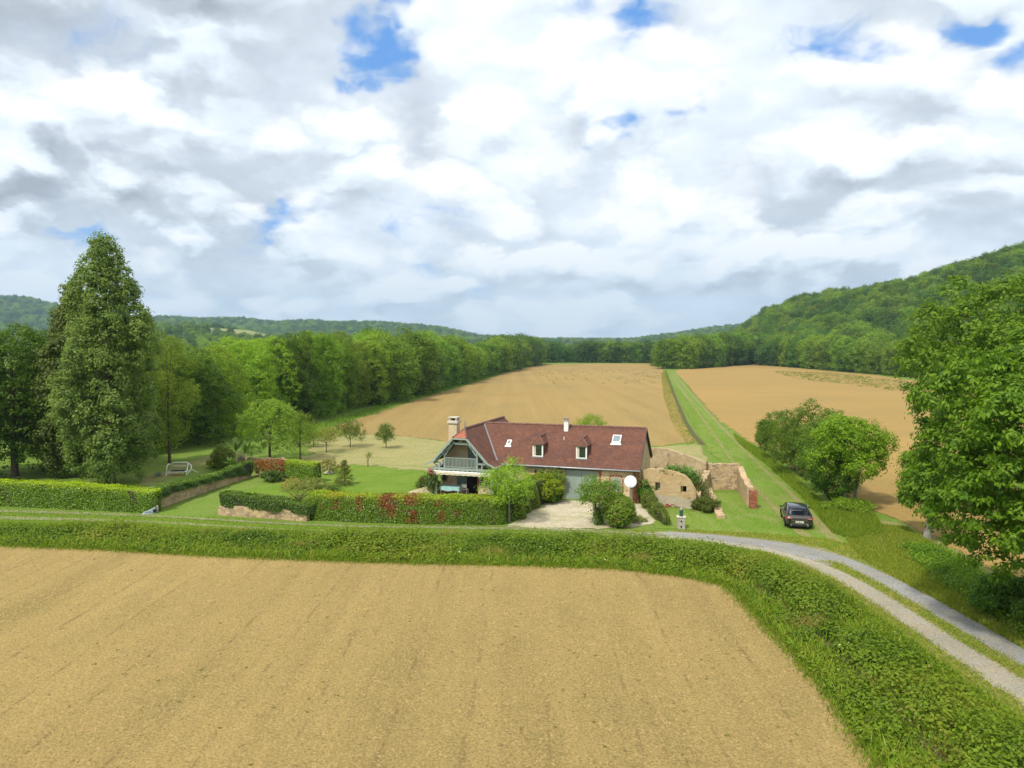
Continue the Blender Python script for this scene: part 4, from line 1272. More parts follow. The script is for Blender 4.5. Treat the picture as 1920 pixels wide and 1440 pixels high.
# table with a cloth, chair behind it
t = local_thing('garden_table', -16.1, -1.35, 'table covered by a pale blue cloth under the balcony', 'table')
mb = MB(); n = 28; pr = []
for i in range(n):
    a = 2 * math.pi * i / n; c, s = math.cos(a), math.sin(a); q = 6
    rx_ = .95 / (abs(c) ** q + abs(s) ** q) ** (1 / q); ry_ = .48 / (abs(c) ** q + abs(s) ** q) ** (1 / q)
    pr.append((c * rx_, s * ry_))
vs = [(x, y, .76) for x, y in pr] + [(x * (1.03 + .03 * math.sin(i * 2.1)), y * (1.06 + .06 * math.sin(i * 2.1)), .76 - .32 - .05 * math.sin(i * 1.3)) for i, (x, y) in enumerate(pr)]
mb.add(vs, [tuple(range(n))] + [(i, n + i, n + (i + 1) % n, (i + 1) % n) for i in range(n)])
mb.build('tablecloth', M['cloth_blue'], t)
for sx in (-.8, .8):
    for sy in (-.35, .35): MB().box(sx - .03, sx + .03, sy - .03, sy + .03, .0, .745).build('leg', M['white'], t)
MB().box(-.9, .9, -.42, .42, .72, .75).build('tabletop', M['white'], t)
t = local_thing('garden_chair', -15.0, -.75, 'white chair back showing behind the blue cloth table', 'chair', R(180))
MB().box(-.23, .23, -.23, .23, .42, .46).build('seat', M['white'], t)
MB().box(-.23, .23, .20, .24, .62, .92).box(-.21, -.17, .2, .24, .46, .62).box(.17, .21, .2, .24, .46, .62).build('backrest', M['white'], t)
for sx in (-.2, .2):
    for sy in (-.2, .2): MB().box(sx - .02, sx + .02, sy - .02, sy + .02, 0, .42).build('leg', M['white'], t)
t = local_thing('cream_cupboard', -12.95, -1.2, 'low cream cupboard beside the right post of the porch', 'cupboard')
MB().box(-.55, .55, -.28, .28, 0, .86).build('body', M['cream'], t)
MB().box(-.6, .6, -.32, .32, .861, .91).build('worktop', M['pale_stone'], t)
t = local_thing('cooking_pot', -12.6, -1.2, 'dark pot standing on the cream cupboard', 'pot', z=.91)
MB().lathe([(.09, 0), (.13, .05), (.13, .18), (.10, .20)], (0, 0, 0), 12).build('pot_body', M['black'], t, smooth=True)
MB().lathe([(.11, 0.2), (.02, .24), (.025, .28)], (0, 0, 0), 12).build('lid', M['black'], t, smooth=True)
# low sloping garden wall and ball finial at the left post
t = broken_wall('garden_wall', [HP(-17.5, -2.15)[:2], HP(-19.6, -2.5)[:2]], [.95, .25], .3, 51, 'cream', 'cream sloping low wall running left from the porch post', 'low wall', rag=.005)

# ---------------------------------------------------------------- ruins beside the house
def wall_px(l):
    b = [P(x, y) for x, y, t in l]; z = [ZAT(x, t, q[1]) for (x, y, t), q in zip(l, b)]
    return b, z


b_, z_ = wall_px([(1205, 941, 880), (1222, 944, 877), (1240, 946, 878), (1262, 949, 882), (1281, 951, 893), (1296, 953, 904), (1306, 954, 925)])
sD = np.concatenate([[0], np.cumsum(np.linalg.norm(np.diff(np.array(b_), axis=0), axis=1))])
broken_wall('ruined_wall', b_, z_, .5, 61, 'ruin_low', 'ruined front wall with a sloping broken top, a filled niche and a dark square hole', cat='ruined wall', rag=.05,
            holes=[(1.25, 1.70, 1.15, 1.85), (3.42, 3.92, 1.25, 1.78)])
dd = np.array(b_[2]) - np.array(b_[1]); dd /= np.linalg.norm(dd); nn_ = np.array([-dd[1], dd[0]])
ang_ = math.atan2(dd[1], dd[0])
a0 = np.array(b_[0]) + dd * 1.475 + nn_ * .02
MB().box(-.235, .235, -.05, .05, 1.13, 1.87).build('niche_fill', M['grey_stone'], None, (a0[0], a0[1], 0), ang_)
nf_ = bpy.data.objects['niche_fill']; nf_.parent = None
a1 = np.array(b_[0]) + dd * 3.67 + nn_ * .1
op_ = MB().box(-.3, .3, .0, .06, 1.1, 1.9).build('painted_opening_shade', M['dark'], None, (a1[0], a1[1], 0), ang_)  # near-black panel added behind the hole to paint in its shade
rw = bpy.data.objects['ruined_wall']
nf_.parent = rw; nf_.location = (a0[0] - rw.location.x, a0[1] - rw.location.y, 0)
op_.parent = rw; op_.location = (a1[0] - rw.location.x, a1[1] - rw.location.y, 0)
b_, z_ = wall_px([(1219, 905, 838), (1240, 908, 838), (1262, 911, 841), (1280, 913, 850), (1300, 915, 857), (1325, 917.5, 868)])
broken_wall('ruined_wall', b_, z_, .5, 62, 'ruin', 'tall ruined back wall with ochre render between the farmhouse and the low stone wall', rag=.06,
            holes=[(3.55, 4.15, 1.35, 1.95)])
b_, z_ = wall_px([(1326.5, 917.5, 870), (1355, 917.5, 871), (1385, 918, 873)])
broken_wall('ruined_wall', b_, z_, .5, 63, 'rubble', 'straight rubble stone wall behind the small grass enclosure', rag=.05, holes=[(.35, .5, 1.0, 1.13)])
b_, z_ = wall_px([(1386.5, 917, 873), (1391, 928, 884), (1398, 938, 898), (1406, 949, 914)])
broken_wall('ruined_wall', b_, z_, .5, 64, 'rubble', 'rubble stone wall running forward to the red brick pier', rag=.07)
px_, py_ = P(1412, 953)
pz_ = ZAT(1412, 919, py_)
t = empty('brick_pier', (px_, py_, 0), -.1, 'square red brick pier ending the ruined wall', 'pier')
mb = MB(); rr_ = random.Random(9)
z = -.1
while z < pz_ - .05:
    j = rr_.uniform(-.012, .012); mb.box(-.27 + j, .27 + j, -.25 + j, .27 + j, z, z + .068); z += .078
mb.build('brickwork', M['brick'], t)
MB().box(-.25, .25, -.235, .25, -.1, pz_ - .06).build('mortar_core', M['rubble'], t)
b_, z_ = wall_px([(1306, 951, 927), (1313, 938, 905), (1320, 926, 893), (1325, 919, 885)])
broken_wall('ruined_wall', b_, z_, .55, 65, 'rubble', 'collapsed side wall under ivy joining the front and back ruined walls', rag=.09)
b_, z_ = wall_px([(1328, 926, 915), (1338, 946, 938), (1345, 960, 951), (1352, 973, 966)])
broken_wall('rubble_line', b_, z_, .6, 66, 'rubble', 'low line of tumbled stones in the grass beside the ruins', cat='stones', rag=.07)
b_, z_ = wall_px([(412, 965, 948), (470, 969, 950), (530, 973, 953), (578, 977, 957)])
broken_wall('retaining_wall', b_, z_, .4, 67, 'rubble', 'low stone wall under the central ivy hedge', cat='low wall', rag=.03)
b_, z_ = wall_px([(285, 957, 935), (310, 948, 925), (350, 934, 908), (395, 918, 893), (440, 903, 884), (468, 895, 880)])
broken_wall('retaining_wall', b_, z_, .4, 68, 'rubble', 'stone retaining wall climbing beside the grass drive under ivy', cat='low wall', rag=.03)
b_ = [P(x, y) for x, y in ((445, 868), (480, 870), (520, 871), (548, 872))]
broken_wall('stone_edging', b_, [.55, .7, .6, .5], .4, 69, 'rubble', 'tan stone edging behind the red leaved bush', cat='stone edging', rag=.10)

# fallen tile heap by the ruin
px_, py_ = P(1255, 950)
mb = MB(); rg = np.random.default_rng(3)
for i in range(40):
    x, y = rg.normal(0, .45), rg.normal(0, .2); h = .25 * math.exp(-x * x * 3)
    mb.bar((x, y, h * rg.random()), (x + rg.normal(0, .16), y + rg.normal(0, .12), h * rg.random() + .04), .16, .03)
tag(mb.build('tile_heap', M['terracotta'], None, (px_, py_, 0)), 'heap of broken terracotta tiles at the foot of the ruined wall', 'rubble heap')

# ---------------------------------------------------------------- hedges
def c_mix(rng, n, a, b, v=.16):
    t = rng.random((n, 1)); return (np.array(a) * t + np.array(b) * (1 - t)) * (1 + rng.normal(0, v, (n, 1)))


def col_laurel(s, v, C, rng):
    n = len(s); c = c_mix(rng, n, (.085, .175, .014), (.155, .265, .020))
    top = np.clip((v - .80 + rng.normal(0, .08, n)) / .2, 0, 1)[:, None]  # top leaves: new growth, with sunlit brightness also put into the colour
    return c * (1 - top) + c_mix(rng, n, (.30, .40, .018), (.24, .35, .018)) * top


def col_main(s, v, C, rng):
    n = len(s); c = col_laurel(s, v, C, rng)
    for s0, w, v0, v1, a in ((.135, .020, .45, .8, .6), (.265, .016, .45, 1.0, .8), (.415, .042, .55, 1.3, .95), (.44, .028, .2, .7, .7), (.545, .045, .70, 1.3, .7), (.555, .035, .05, .55, .65),
                             (.70, .035, .65, .9, .5), (.71, .025, .1, .5, .55), (.79, .02, .3, .6, .35), (.05, .02, .4, .7, .3)):
        m = np.exp(-((s - s0) / w) ** 2) * (v > v0) * (v < v1) * a > rng.random(n)
        c[m] = c_mix(rng, m.sum(), (.27, .060, .04), (.24, .10, .04))
    fl = (rng.random(n) < .020) & (s > .08) & (s < .55) & (v < .95) & (v > .25)
    c[fl] = (.62, .62, .52)
    yl = (np.abs(s - .12) < .05) & (v > .9) & (rng.random(n) < .5); c[yl] = c_mix(rng, yl.sum(), (.42, .34, .02), (.34, .32, .02))
    return c


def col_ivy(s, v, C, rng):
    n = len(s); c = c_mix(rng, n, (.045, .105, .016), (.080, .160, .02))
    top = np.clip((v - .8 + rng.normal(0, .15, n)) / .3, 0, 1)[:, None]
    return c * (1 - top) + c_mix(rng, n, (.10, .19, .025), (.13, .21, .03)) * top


b_, z_ = wall_px([(588, 975, 927), (650, 979, 927), (740, 982, 927), (840, 984, 928), (925, 985, 929)])
off = np.array([.29, .95]) * .7
b_ = [tuple(np.array(q) + off) for q in b_]
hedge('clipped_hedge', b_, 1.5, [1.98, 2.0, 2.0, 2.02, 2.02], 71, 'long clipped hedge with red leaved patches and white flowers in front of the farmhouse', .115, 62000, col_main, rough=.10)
b_ = PATH([(-560, 924), (-260, 938), (0, 950), (100, 954), (200, 959), (272, 963)])
b_ = [(x + .1, y + .75) for x, y in b_]
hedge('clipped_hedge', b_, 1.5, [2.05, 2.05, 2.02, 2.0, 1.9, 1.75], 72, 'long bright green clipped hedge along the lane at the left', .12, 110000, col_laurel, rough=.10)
b_, z_ = wall_px([(300, 952, 915), (350, 934, 897), (395, 918, 885), (440, 903, 873), (464, 896, 868)])
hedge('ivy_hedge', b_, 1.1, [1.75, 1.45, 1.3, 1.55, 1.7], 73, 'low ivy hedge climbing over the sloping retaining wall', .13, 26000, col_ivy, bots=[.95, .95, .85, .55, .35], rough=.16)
b_, z_ = wall_px([(425, 965, 922), (470, 968, 924), (530, 972, 931), (576, 976, 938)])
b_ = [tuple(np.array(q) + (.05, .25)) for q in b_]
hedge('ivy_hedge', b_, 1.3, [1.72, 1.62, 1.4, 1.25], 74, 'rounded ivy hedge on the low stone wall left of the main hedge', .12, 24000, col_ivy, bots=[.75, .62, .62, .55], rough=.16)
b_, z_ = wall_px([(548, 900, 864), (588, 905, 864)])
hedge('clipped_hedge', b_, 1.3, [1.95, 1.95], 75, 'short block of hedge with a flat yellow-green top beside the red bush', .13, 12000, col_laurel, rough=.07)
b_, z_ = wall_px([(1215, 950, 925), (1232, 968, 948), (1250, 984, 965)])
hedge('scrub_hedge', b_, .8, [1.1, .9, .75], 76, 'scruffy low box hedge running forward from the ruins', .10, 9000, lambda s, v, C, r: c_mix(r, len(s), (.075, .11, .025), (.12, .15, .045)), rough=.18)
b_, z_ = wall_px([(955, 973, 912), (985, 955, 900), (1015, 938, 893)])
hedge('clipped_hedge', b_, 1.7, [2.25, 2.2, 2.1], 77, 'loose hedge leading back from the road to the farmhouse door', .13, 24000, lambda s, v, C, r: c_mix(r, len(s), (.09, .16, .02), (.17, .25, .03)), rough=.28)

# ivy and creeper on walls: leaves scattered over a patch, each patch its own plant
def creeper(name, pts, size, n, seed, label, pal, leaf=.12, cat='creeper', mat='leaf_gloss', thick=.12):
    """pts: list of 3D points; leaves crowd round the polyline"""
    rng = np.random.default_rng(seed); p = np.array(pts, float); o = p[0].copy(); o[2] = 0
    s = np.concatenate([[0], np.cumsum(np.linalg.norm(np.diff(p, axis=0), axis=1))]); q = rng.random(n) * s[-1]
    C = np.stack([np.interp(q, s, p[:, k]) for k in range(3)], 1)
    sz = np.interp(q, s, np.broadcast_to(size, (len(p),)))
    C += rng.normal(0, 1, (n, 3)) * np.stack([sz, sz * .45 + thick, sz], 1) * .5
    C[:, 2] = np.maximum(C[:, 2], .04)
    N = unit(np.array([-.2, -.8, .5]) + rng.normal(0, .6, (n, 3))); D = unit(rng.normal(0, 1, (n, 3)) + np.array([0, 0, -.5]))
    L = leaf * rng.uniform(.7, 1.3, n)
    r = empty(name, tuple(o), 0, label, cat)
    link_mesh('foliage', leaves_mesh('foliage', C - o, N, D, L, L * .75, tones(rng, n, pal) * (1 + rng.normal(0, .12, (n, 1)))), M[mat], r)
    MB().tube([tuple(v - o) for v in p], .02, 5).build('stem', M['twig'], r)
    return r


IVY = [(.040, .095, .016), (.065, .135, .018), (.095, .175, .02)]
def at3(px, py, Y): return (pix_ray(px, py).x * Y / pix_ray(px, py).y, Y, ZAT(px, py, Y))
yD = P(1262, 949)[1]
creeper('ivy', [at3(1252, 882, yD + .3), at3(1275, 890, yD + .4), at3(1290, 897, yD + .8), at3(1303, 900, yD + 1.0)], [.35, .6, .7, .6], 5200, 81, 'dark ivy trailing along the broken top of the ruined front wall', IVY)
creeper('ivy', [at3(1304, 902, yD + .9), at3(1310, 918, yD + .6), at3(1318, 935, yD + .3), at3(1326, 950, yD + .0)], [.5, .7, .7, .6], 4200, 82, 'brownish ivy sloping down the collapsed side wall of the ruins', [(.09, .10, .035), (.12, .12, .05), (.06, .09, .025)])
creeper('creeper', [HP(-.3, -.1, 2.5), HP(.1, -.1, 1.9), HP(.15, .1, 1.2)], .3, 500, 83, 'sparse brown creeper on the right corner of the farmhouse', [(.16, .11, .05), (.12, .10, .04)], leaf=.1)
def twigs(name, x0, x1, z0, z1, y, n, seed, label):
    rng = np.random.default_rng(seed); mb = MB()
    for i in range(n):
        x = rng.uniform(x0, x1); a = Vector((x, y - .03, z0 + rng.uniform(0, .3))); b = a + Vector((rng.normal(0, .28), -.02, rng.uniform(.3, .8) * (z1 - z0)))
        b.z = min(b.z, z1); mb.tube([a, a.lerp(b, .5) + Vector((rng.normal(0, .08), 0, 0)), b], [.014, .01, .006], 4, cap=False)
    o = mb.build(name, M['bark'], None, (HX, HY, 0), HA); return tag(o, label, 'climbing plant')
twigs('bare_vine', -8.6, -6.4, 1.5, 2.6, -.01, 90, 84, 'bare brown vine stems on the wall left of the garage door')
twigs('bare_vine', .05, 1.1, .8, 2.9, 1.6, 120, 85, 'dead hanging vine at the right gable beside the ruins')
creeper('wisteria', [HP(-8.2, -.5, 1.55), HP(-7.5, -.7, 1.75), HP(-6.7, -.6, 1.85), HP(-6.3, -.5, 1.8)], [.5, .7, .6, .3], 2600, 86, 'pale green wisteria over the small grey door', [(.13, .19, .04), (.20, .25, .08), (.09, .15, .03)])
creeper('climbing_rose', [HP(-17.45, -2.3, 2.0), HP(-17.5, -2.3, 1.3), HP(-17.7, -2.2, .6)], [.4, .5, .6], 1700, 87, 'climbing rose with pink blooms on the left porch post', [(.05, .10, .02), (.08, .14, .03), (.09, .09, .05)])
mb = MB(); rg = np.random.default_rng(4)
for i in range(14):
    x, z = rg.normal(-17.5, .10), rg.normal(2.15, .14); mb.lathe([(.02, 0), (.06, .04), (.05, .09), (.01, .11)], HP(x, -2.5 + rg.normal(0, .06), z), 7)
m = mb.build('blossoms', plain('pink_petals', (.55, .10, .16), .7, .2, 8), None); cr_ = bpy.data.objects['climbing_rose']; m.parent = cr_; m.location = (-cr_.location.x, -cr_.location.y, -cr_.location.z)
creeper('hanging_plant', [HP(-16.9, -1.2, 1.85), HP(-16.75, -1.2, 1.5), HP(-16.8, -1.2, 1.2)], [.15, .3, .2], 320, 88, 'dark hanging plant under the left end of the balcony', [(.05, .04, .02), (.04, .06, .02)], leaf=.12)

# ---------------------------------------------------------------- single trees and shrubs
def PX(px, py): return (*P(px, py), 0)

# poplar: stacked lobes, narrow at the top
def poplar(loc, h, rx, seed, label, ncl, k, leaf, lobesn=84, name='poplar_tree'):
    rng = np.random.default_rng(seed); lobes = [(np.array([0, 0, h * .45]), np.array([rx * .55, rx * .55, h * .40]))]
    for i in range(lobesn):
        t = (i + .5) / lobesn; z = h * (.075 + .855 * t)
        prof = interp(t, [(0, .72), (.10, .98), (.3, 1.03), (.48, .97), (.62, .84), (.75, .64), (.88, .38), (1, .10)])
        a = 2.4 * i + rng.uniform(-.6, .6); rr = rx * prof * rng.uniform(.55, .86)
        q = rx * (.10 + .17 * prof) * rng.uniform(.8, 1.2)
        lobes.append((np.array([rr * math.cos(a), rr * math.sin(a), z]), np.array([q, q, q * 1.7])))
    return tree(name, loc, h, rx, seed, label, G_POP, leaf=leaf, ncl=ncl, k=k, lobes=lobes, tr=h * .019, cat='tree', inner=.74, droop=.1, fork=.2, tip=(.135, .19, .085))


poplar(PX(206, 908), 24.6, 4.25, 101, 'tallest tree, a broad grey-green poplar standing behind the left hedge', 3000, 28, .24)
p2 = poplar(PX(150, 893), 20.8, 3.6, 102, 'second poplar half hidden behind the left side of the tallest tree', 1700, 22, .30, 34)
tree('feathery_tree', PX(318, 868), 14.8, 2.8, 103, 'thin feathery tree with bare twigs at the right of the tallest poplar', G_OLIVE, leaf=.17, ncl=1000, k=14, nl=30, lr=.30, core=.3, rz=7.2, low=-.97,
     cz=7.9, tr=.16, rc=.55)
for i, (bx, by, tp, rx, lab) in enumerate(((28, 893, 602, 5.2, 'dark broadleaf tree at the far left edge behind the hedge'), (-110, 905, 612, 5.6, 'dark broadleaf tree cut by the left edge of the view'),
                                           (92, 880, 628, 4.2, 'dark green tree between the left edge tree and the poplar'))):
    x, y = P(bx, by); tree('dark_tree', (x, y, 0), ZAT(bx, tp, y), rx, 110 + i, lab, G_DARK, leaf=.25, ncl=1500, k=24, low=-.9, clear=.4)
tree('garden_tree', PX(506, 863), ZAT(506, 757, P(506, 863)[1]), 2.9, 120, 'bright green bushy tree in the garden left of the straw meadow', [(.13, .20, .04), (.17, .24, .05), (.11, .18, .035)], leaf=.17, ncl=1000, k=18, clear=.7, nl=24, lr=.42, tr=.14,
     tip=(.20, .28, .06))
tree('garden_tree', PX(563, 864), ZAT(563, 775, P(563, 864)[1]), 1.9, 121, 'thin olive tree right behind the bright garden tree', G_OLIVE, leaf=.13, ncl=520, k=12, clear=.8, nl=18, core=.4, rc=.4, tr=.10)
for i, (bx, by, tp, rx, cl, pal, n, lab) in enumerate((
        (612, 849, 802, 1.8, 1.1, [(.16, .19, .05), (.20, .22, .06)], 180, 'sparse yellowish orchard tree, leftmost of the three on the straw meadow'),
        (657, 839, 789, 1.9, .8, [(.10, .16, .05), (.13, .19, .06)], 300, 'rounded orchard tree, middle one of the three on the straw meadow'),
        (724, 841, 794, .95, .6, [(.09, .16, .05), (.12, .19, .055)], 220, 'slim upright orchard tree, rightmost of the three on the straw meadow'),
        (588, 838, 800, 1.6, .6, [(.09, .17, .035), (.12, .19, .04)], 200, 'small leafy tree beside the field corner, behind the olive tree'),
        (690, 875, 846, .5, .8, [(.14, .16, .06)], 10, 'tiny staked sapling at the edge of the lawn'))):
    x, y = P(bx, by)
    tree('orchard_tree', (x, y, 0), ZAT(bx, tp, y), rx, 130 + i, lab, pal, leaf=.13, ncl=n, k=17, clear=cl, nl=12, core=.45, tr=.05, rc=.36)
shrub('tall_bush', PX(1108, 832), 2.3, 3.4, 140, 'bright feathery bush rising behind the roof ridge', [(.16, .26, .035), (.12, .21, .03)], leaf=.16, ncl=520, k=18, aspect=.35, rc=.5, droop=-.5)
# conifer with layered tips
x, y = P(646, 910)
rng = np.random.default_rng(141); CC = []; OO = []
for i in range(420):
    t = rng.random() ** 1.3; a = rng.uniform(0, 6.28); r_ = (1.05 * (1 - t) ** .7 + .1) * (.7 + .3 * math.cos(t * 34)) * rng.uniform(.7, 1.05)
    CC.append((r_ * math.cos(a), r_ * math.sin(a), .12 + t * 2.2)); OO.append((math.cos(a), math.sin(a), .25))
cf = empty('conifer', (x, y, 0), 0, 'small layered conifer with golden tips on the lawn', 'conifer')
d_ = clusters(rng, np.array(CC), unit(np.array(OO)), .16, 14, .11, [(.05, .09, .03), (.10, .12, .05), (.16, .14, .05)], aspect=.3)
link_mesh('foliage', leaves_mesh('foliage', *d_), M['leaf'], cf); MB().tube([(0, 0, 0), (0, 0, 2.2)], [.07, .02], 6).build('trunk', M['bark'], cf)
shrub('red_bush', PX(515, 893), 1.75, 1.75, 142, 'spreading bush with red young leaves behind the dark round bush', [(.26, .07, .035), (.20, .09, .035), (.10, .10, .03)], leaf=.12, ncl=420, ry=1.1, nl=14, mat='leaf_gloss', lr=.36)
shrub('dark_bush', PX(512, 903), .95, 1.0, 143, 'dark glossy round bush in front of the red leaved bush', IVY, leaf=.11, ncl=190, nl=8, mat='leaf_gloss')
shrub('olive_bush', PX(615, 888), 1.1, 1.4, 144, 'ochre green loose shrub left of the conifer', [(.20, .19, .06), (.14, .16, .05)], leaf=.10, ncl=150, k=14, nl=9)
shrub('grey_bush', PX(560, 938), 1.5, 1.7, 145, 'sparse grey-green shrub behind the low ivy hedge', [(.20, .22, .12), (.15, .18, .09), (.24, .22, .14)], leaf=.10, ncl=170, k=11, nl=10)
shrub('flowering_bush', PX(592, 930), 1.2, 1.5, 146, 'rose bush with white flowers behind the left end of the main hedge', [(.09, .14, .04), (.12, .17, .05), (.09, .14, .04), (.60, .58, .45)], leaf=.09, ncl=220, k=14, nl=9)
shrub('flowering_bush', PX(545, 918), 1.0, .9, 147, 'faded tan flowering perennials in front of the hedge block', [(.32, .24, .12), (.14, .16, .06), (.40, .30, .16)], leaf=.09, ncl=110, k=12, nl=8)
shrub('iris_clump', PX(610, 921), 1.1, .55, 148, 'green clump of iris leaves along the lawn edge', [(.07, .13, .03), (.10, .16, .04)], leaf=.22, ncl=120, k=10, aspect=.22, droop=-1.2, nl=8)
shrub('iris_clump', PX(572, 915), .9, .6, 149, 'dark green clump of strap leaves under the hedge block', [(.05, .10, .03), (.07, .12, .03)], leaf=.22, ncl=90, k=10, aspect=.22, droop=-1.2, nl=8)
shrub('porch_bush', PX(803, 925), .9, 1.5, 150, 'dark leafy bush at the left side of the porch', [(.05, .11, .025), (.08, .14, .03), (.12, .10, .05)], leaf=.12, ncl=260, nl=9)
shrub('rounded_bush', PX(1160, 987), 1.22, 2.3, 151, 'egg-shaped clipped bush, green with russet sides, on the pale yard gravel', [(.08, .17, .016), (.12, .22, .02), (.18, .16, .03)], leaf=.10, ncl=1100, k=26, rc=.16, lobes=[(np.array([0, 0, 1.12]), np.array([1.12, 1.12, 1.14])), (np.array([0, 0, 1.3]), np.array([1.0, 1.0, 1.0]))],
      mat='leaf_gloss', tip=(.14, .24, .02))
shrub('yellow_bush', PX(1012, 943), 1.5, 2.3, 152, 'yellow-leaved rounded bush against the farmhouse wall', [(.21, .31, .025), (.17, .27, .025), (.12, .20, .02)], leaf=.11, ncl=420, nl=10, tip=(.36, .44, .03))
shrub('fern_bush', PX(1035, 942), .9, 1.2, 153, 'dark bush beside the small grey door', IVY, leaf=.14, ncl=160, nl=8)
shrub('laurel_bush', PX(1210, 943), .78, 1.75, 154, 'dense bright laurel bush in the corner between farmhouse and ruins', [(.06, .14, .018), (.10, .19, .025)], leaf=.12, ncl=300, nl=8, mat='leaf_gloss')
shrub('ivy_mound', PX(1322, 958), .95, 1.0, 155, 'brown-green mound of ivy at the foot of the collapsed wall', [(.07, .09, .025), (.10, .11, .04), (.05, .08, .02)], leaf=.11, ncl=240, nl=8)
shrub('wall_shrub', PX(1232, 899), .55, 1.3, 156, 'small pale green shrub growing behind the ruined front wall', [(.13, .18, .05)], leaf=.10, ncl=70, nl=6)
shrub('lavender', PX(1195, 978), .6, .45, 157, 'pale grey-green lavender clump beside the egg-shaped bush', [(.24, .27, .18), (.17, .21, .12)], leaf=.10, ncl=70, nl=5)
shrub('yellow_shrub', PX(402, 878), .8, 1.0, 158, 'yellow-green shrub at the left end of the garden bed', [(.22, .26, .04), (.16, .22, .04)], leaf=.10, ncl=110, nl=6)
shrub('small_tree_bush', PX(418, 880), 1.1, 2.4, 159, 'leafy shrub tangled beside the banana plants', [(.13, .20, .05), (.17, .23, .06)], leaf=.15, ncl=260, nl=10)
# small yard trees
tree('yard_tree', PX(954, 979), ZAT(965, 872, P(954, 979)[1]), 1.75, 160, 'young tree with a slim grey trunk at the right end of the main hedge', [(.16, .25, .04), (.20, .28, .05), (.13, .21, .04)], leaf=.13, ncl=480, k=14, clear=1.1, nl=18,
     tr=.10, bark='bark_pale', core=.5, rc=.38)
tree('yard_tree', PX(1124, 984), ZAT(1110, 900, P(1124, 984)[1]), 1.45, 161, 'small tree with an ivy-clad trunk on the pale yard gravel', [(.09, .18, .035), (.12, .22, .05), (.17, .24, .07)], leaf=.12, ncl=460, k=15, clear=1.2, nl=16,
     tr=.10, core=.5, rc=.34, lean=(-.55, 0), ry=1.3)
x, y = P(1124, 984)
creeper('ivy', [(x, y - .05, .05), (x - .05, y - .05, .7), (x - .15, y - .05, 1.3)], [.35, .45, .5], 1500, 162, 'dark ivy wrapped round the trunk of the small yard tree', IVY, leaf=.1)
# banana plants
def banana(px, py, h, seed, label, n=7):
    rng = np.random.default_rng(seed); x, y = P(px, py); r = empty('banana_plant', (x, y, 0), 0, label, 'banana plant')
    MB().tube([(0, 0, -.05), (.03, 0, h * .3), (.02, 0, h * .5)], [.13, .10, .06], 8).build('stem', M['cream'], r, smooth=True)
    Cs = []; mb = MB()
    for i in range(n):
        a = i * 2.4 + rng.uniform(-.3, .3); el = rng.uniform(.5, 1.25); L = h * rng.uniform(.45, .6)
        pts = []
        for j in range(7):
            t = j / 6; rr = L * t * math.cos(el) * 1.1; zz = h * .48 + L * (math.sin(el) * t - .5 * t * t * (1.3 - el))
            w = .20 * math.sin(math.pi * min(.97, t * .9 + .08)) ** .6 * (1 + rng.uniform(-.25, .15)); pts.append((rr, zz, w))
        c, s = math.cos(a), math.sin(a); vs = []
        for rr, zz, w in pts:
            vs += [(rr * c - s * w, rr * s + c * w, zz + .05), (rr * c, rr * s, zz), (rr * c + s * w, rr * s - c * w, zz + .05)]
        mb.add(vs, [(3 * j + k, 3 * j + k + 1, 3 * j + 4 + k, 3 * j + 3 + k) for j in range(6) for k in (0, 1)])
    mb.build('leaf', M['banana'], r)
M['banana'] = plain('banana_leaf', (.17, .27, .045), .5, .2, 3)
banana(443, 872, 3.2, 171, 'banana plant with upright pale leaves, left of the pair')
banana(461, 876, 3.0, 172, 'banana plant with one bare flower stalk, right of the pair')
banana(432, 886, 1.6, 173, 'low banana shoot with one drooping pale leaf')
# agave
rng = np.random.default_rng(174); mb = MB(); x, y = P(297, 894)
for i in range(22):
    a = i * 2.4; el = .25 + .9 * (i / 22); L = .75
    c, s = math.cos(a), math.sin(a); w = .06
    p0 = (0, 0, .05); p1 = (c * L * .5 * math.cos(el), s * L * .5 * math.cos(el), .05 + L * .5 * math.sin(el) + .05); p2 = (c * L * math.cos(el), s * L * math.cos(el), .05 + L * math.sin(el))
    mb.add([p0, (p1[0] - s * w, p1[1] + c * w, p1[2]), p2, (p1[0] + s * w, p1[1] - c * w, p1[2]), (p1[0], p1[1], p1[2] - .04)], [(0, 1, 4), (0, 4, 3), (1, 2, 4), (4, 2, 3)])
tag(mb.build('agave', plain('agave_leaf', (.20, .28, .19), .5, .1, 4), None, (x, y, 0)), 'pale spiky agave in the grass left of the white frame', 'agave')

# right-hand trees
x, y = P(1592, 950)
r_ = tree('roadside_tree', (x, y, 0), ZAT(1592, 784, y), 3.05, 180, 'bright green tree on two pale trunks standing right of the track', [(.11, .18, .018), (.145, .22, .024), (.085, .145, .016)], leaf=.17, ncl=1000, k=22, clear=2.5, nl=24, core=.5, lr=.34, tip=(.16, .25, .025),
          trunk=False, ry=2.8)
mb = MB(); mb.tube([(-.2, 0, -.1), (-.45, 0, 1.4), (-.9, .2, 3.0), (-1.0, .1, 4.4)], [.16, .13, .09, .04], 8); mb.build('trunk', M['bark_pale'], r_, smooth=True)
mb = MB(); mb.tube([(.35, .1, -.1), (.62, .1, 1.5), (.8, -.1, 3.2), (.9, .2, 4.8)], [.14, .12, .08, .04], 8); mb.build('trunk', M['bark_pale'], r_, smooth=True)
shrub('undergrowth_bush', PX(1592, 957), 1.6, .75, 181, 'low bright undergrowth round the foot of the two-trunk tree', G_LIGHT, leaf=.14, ncl=240, nl=10)
HAW = [(.07, .14, .03), (.10, .175, .035), (.13, .20, .045)]
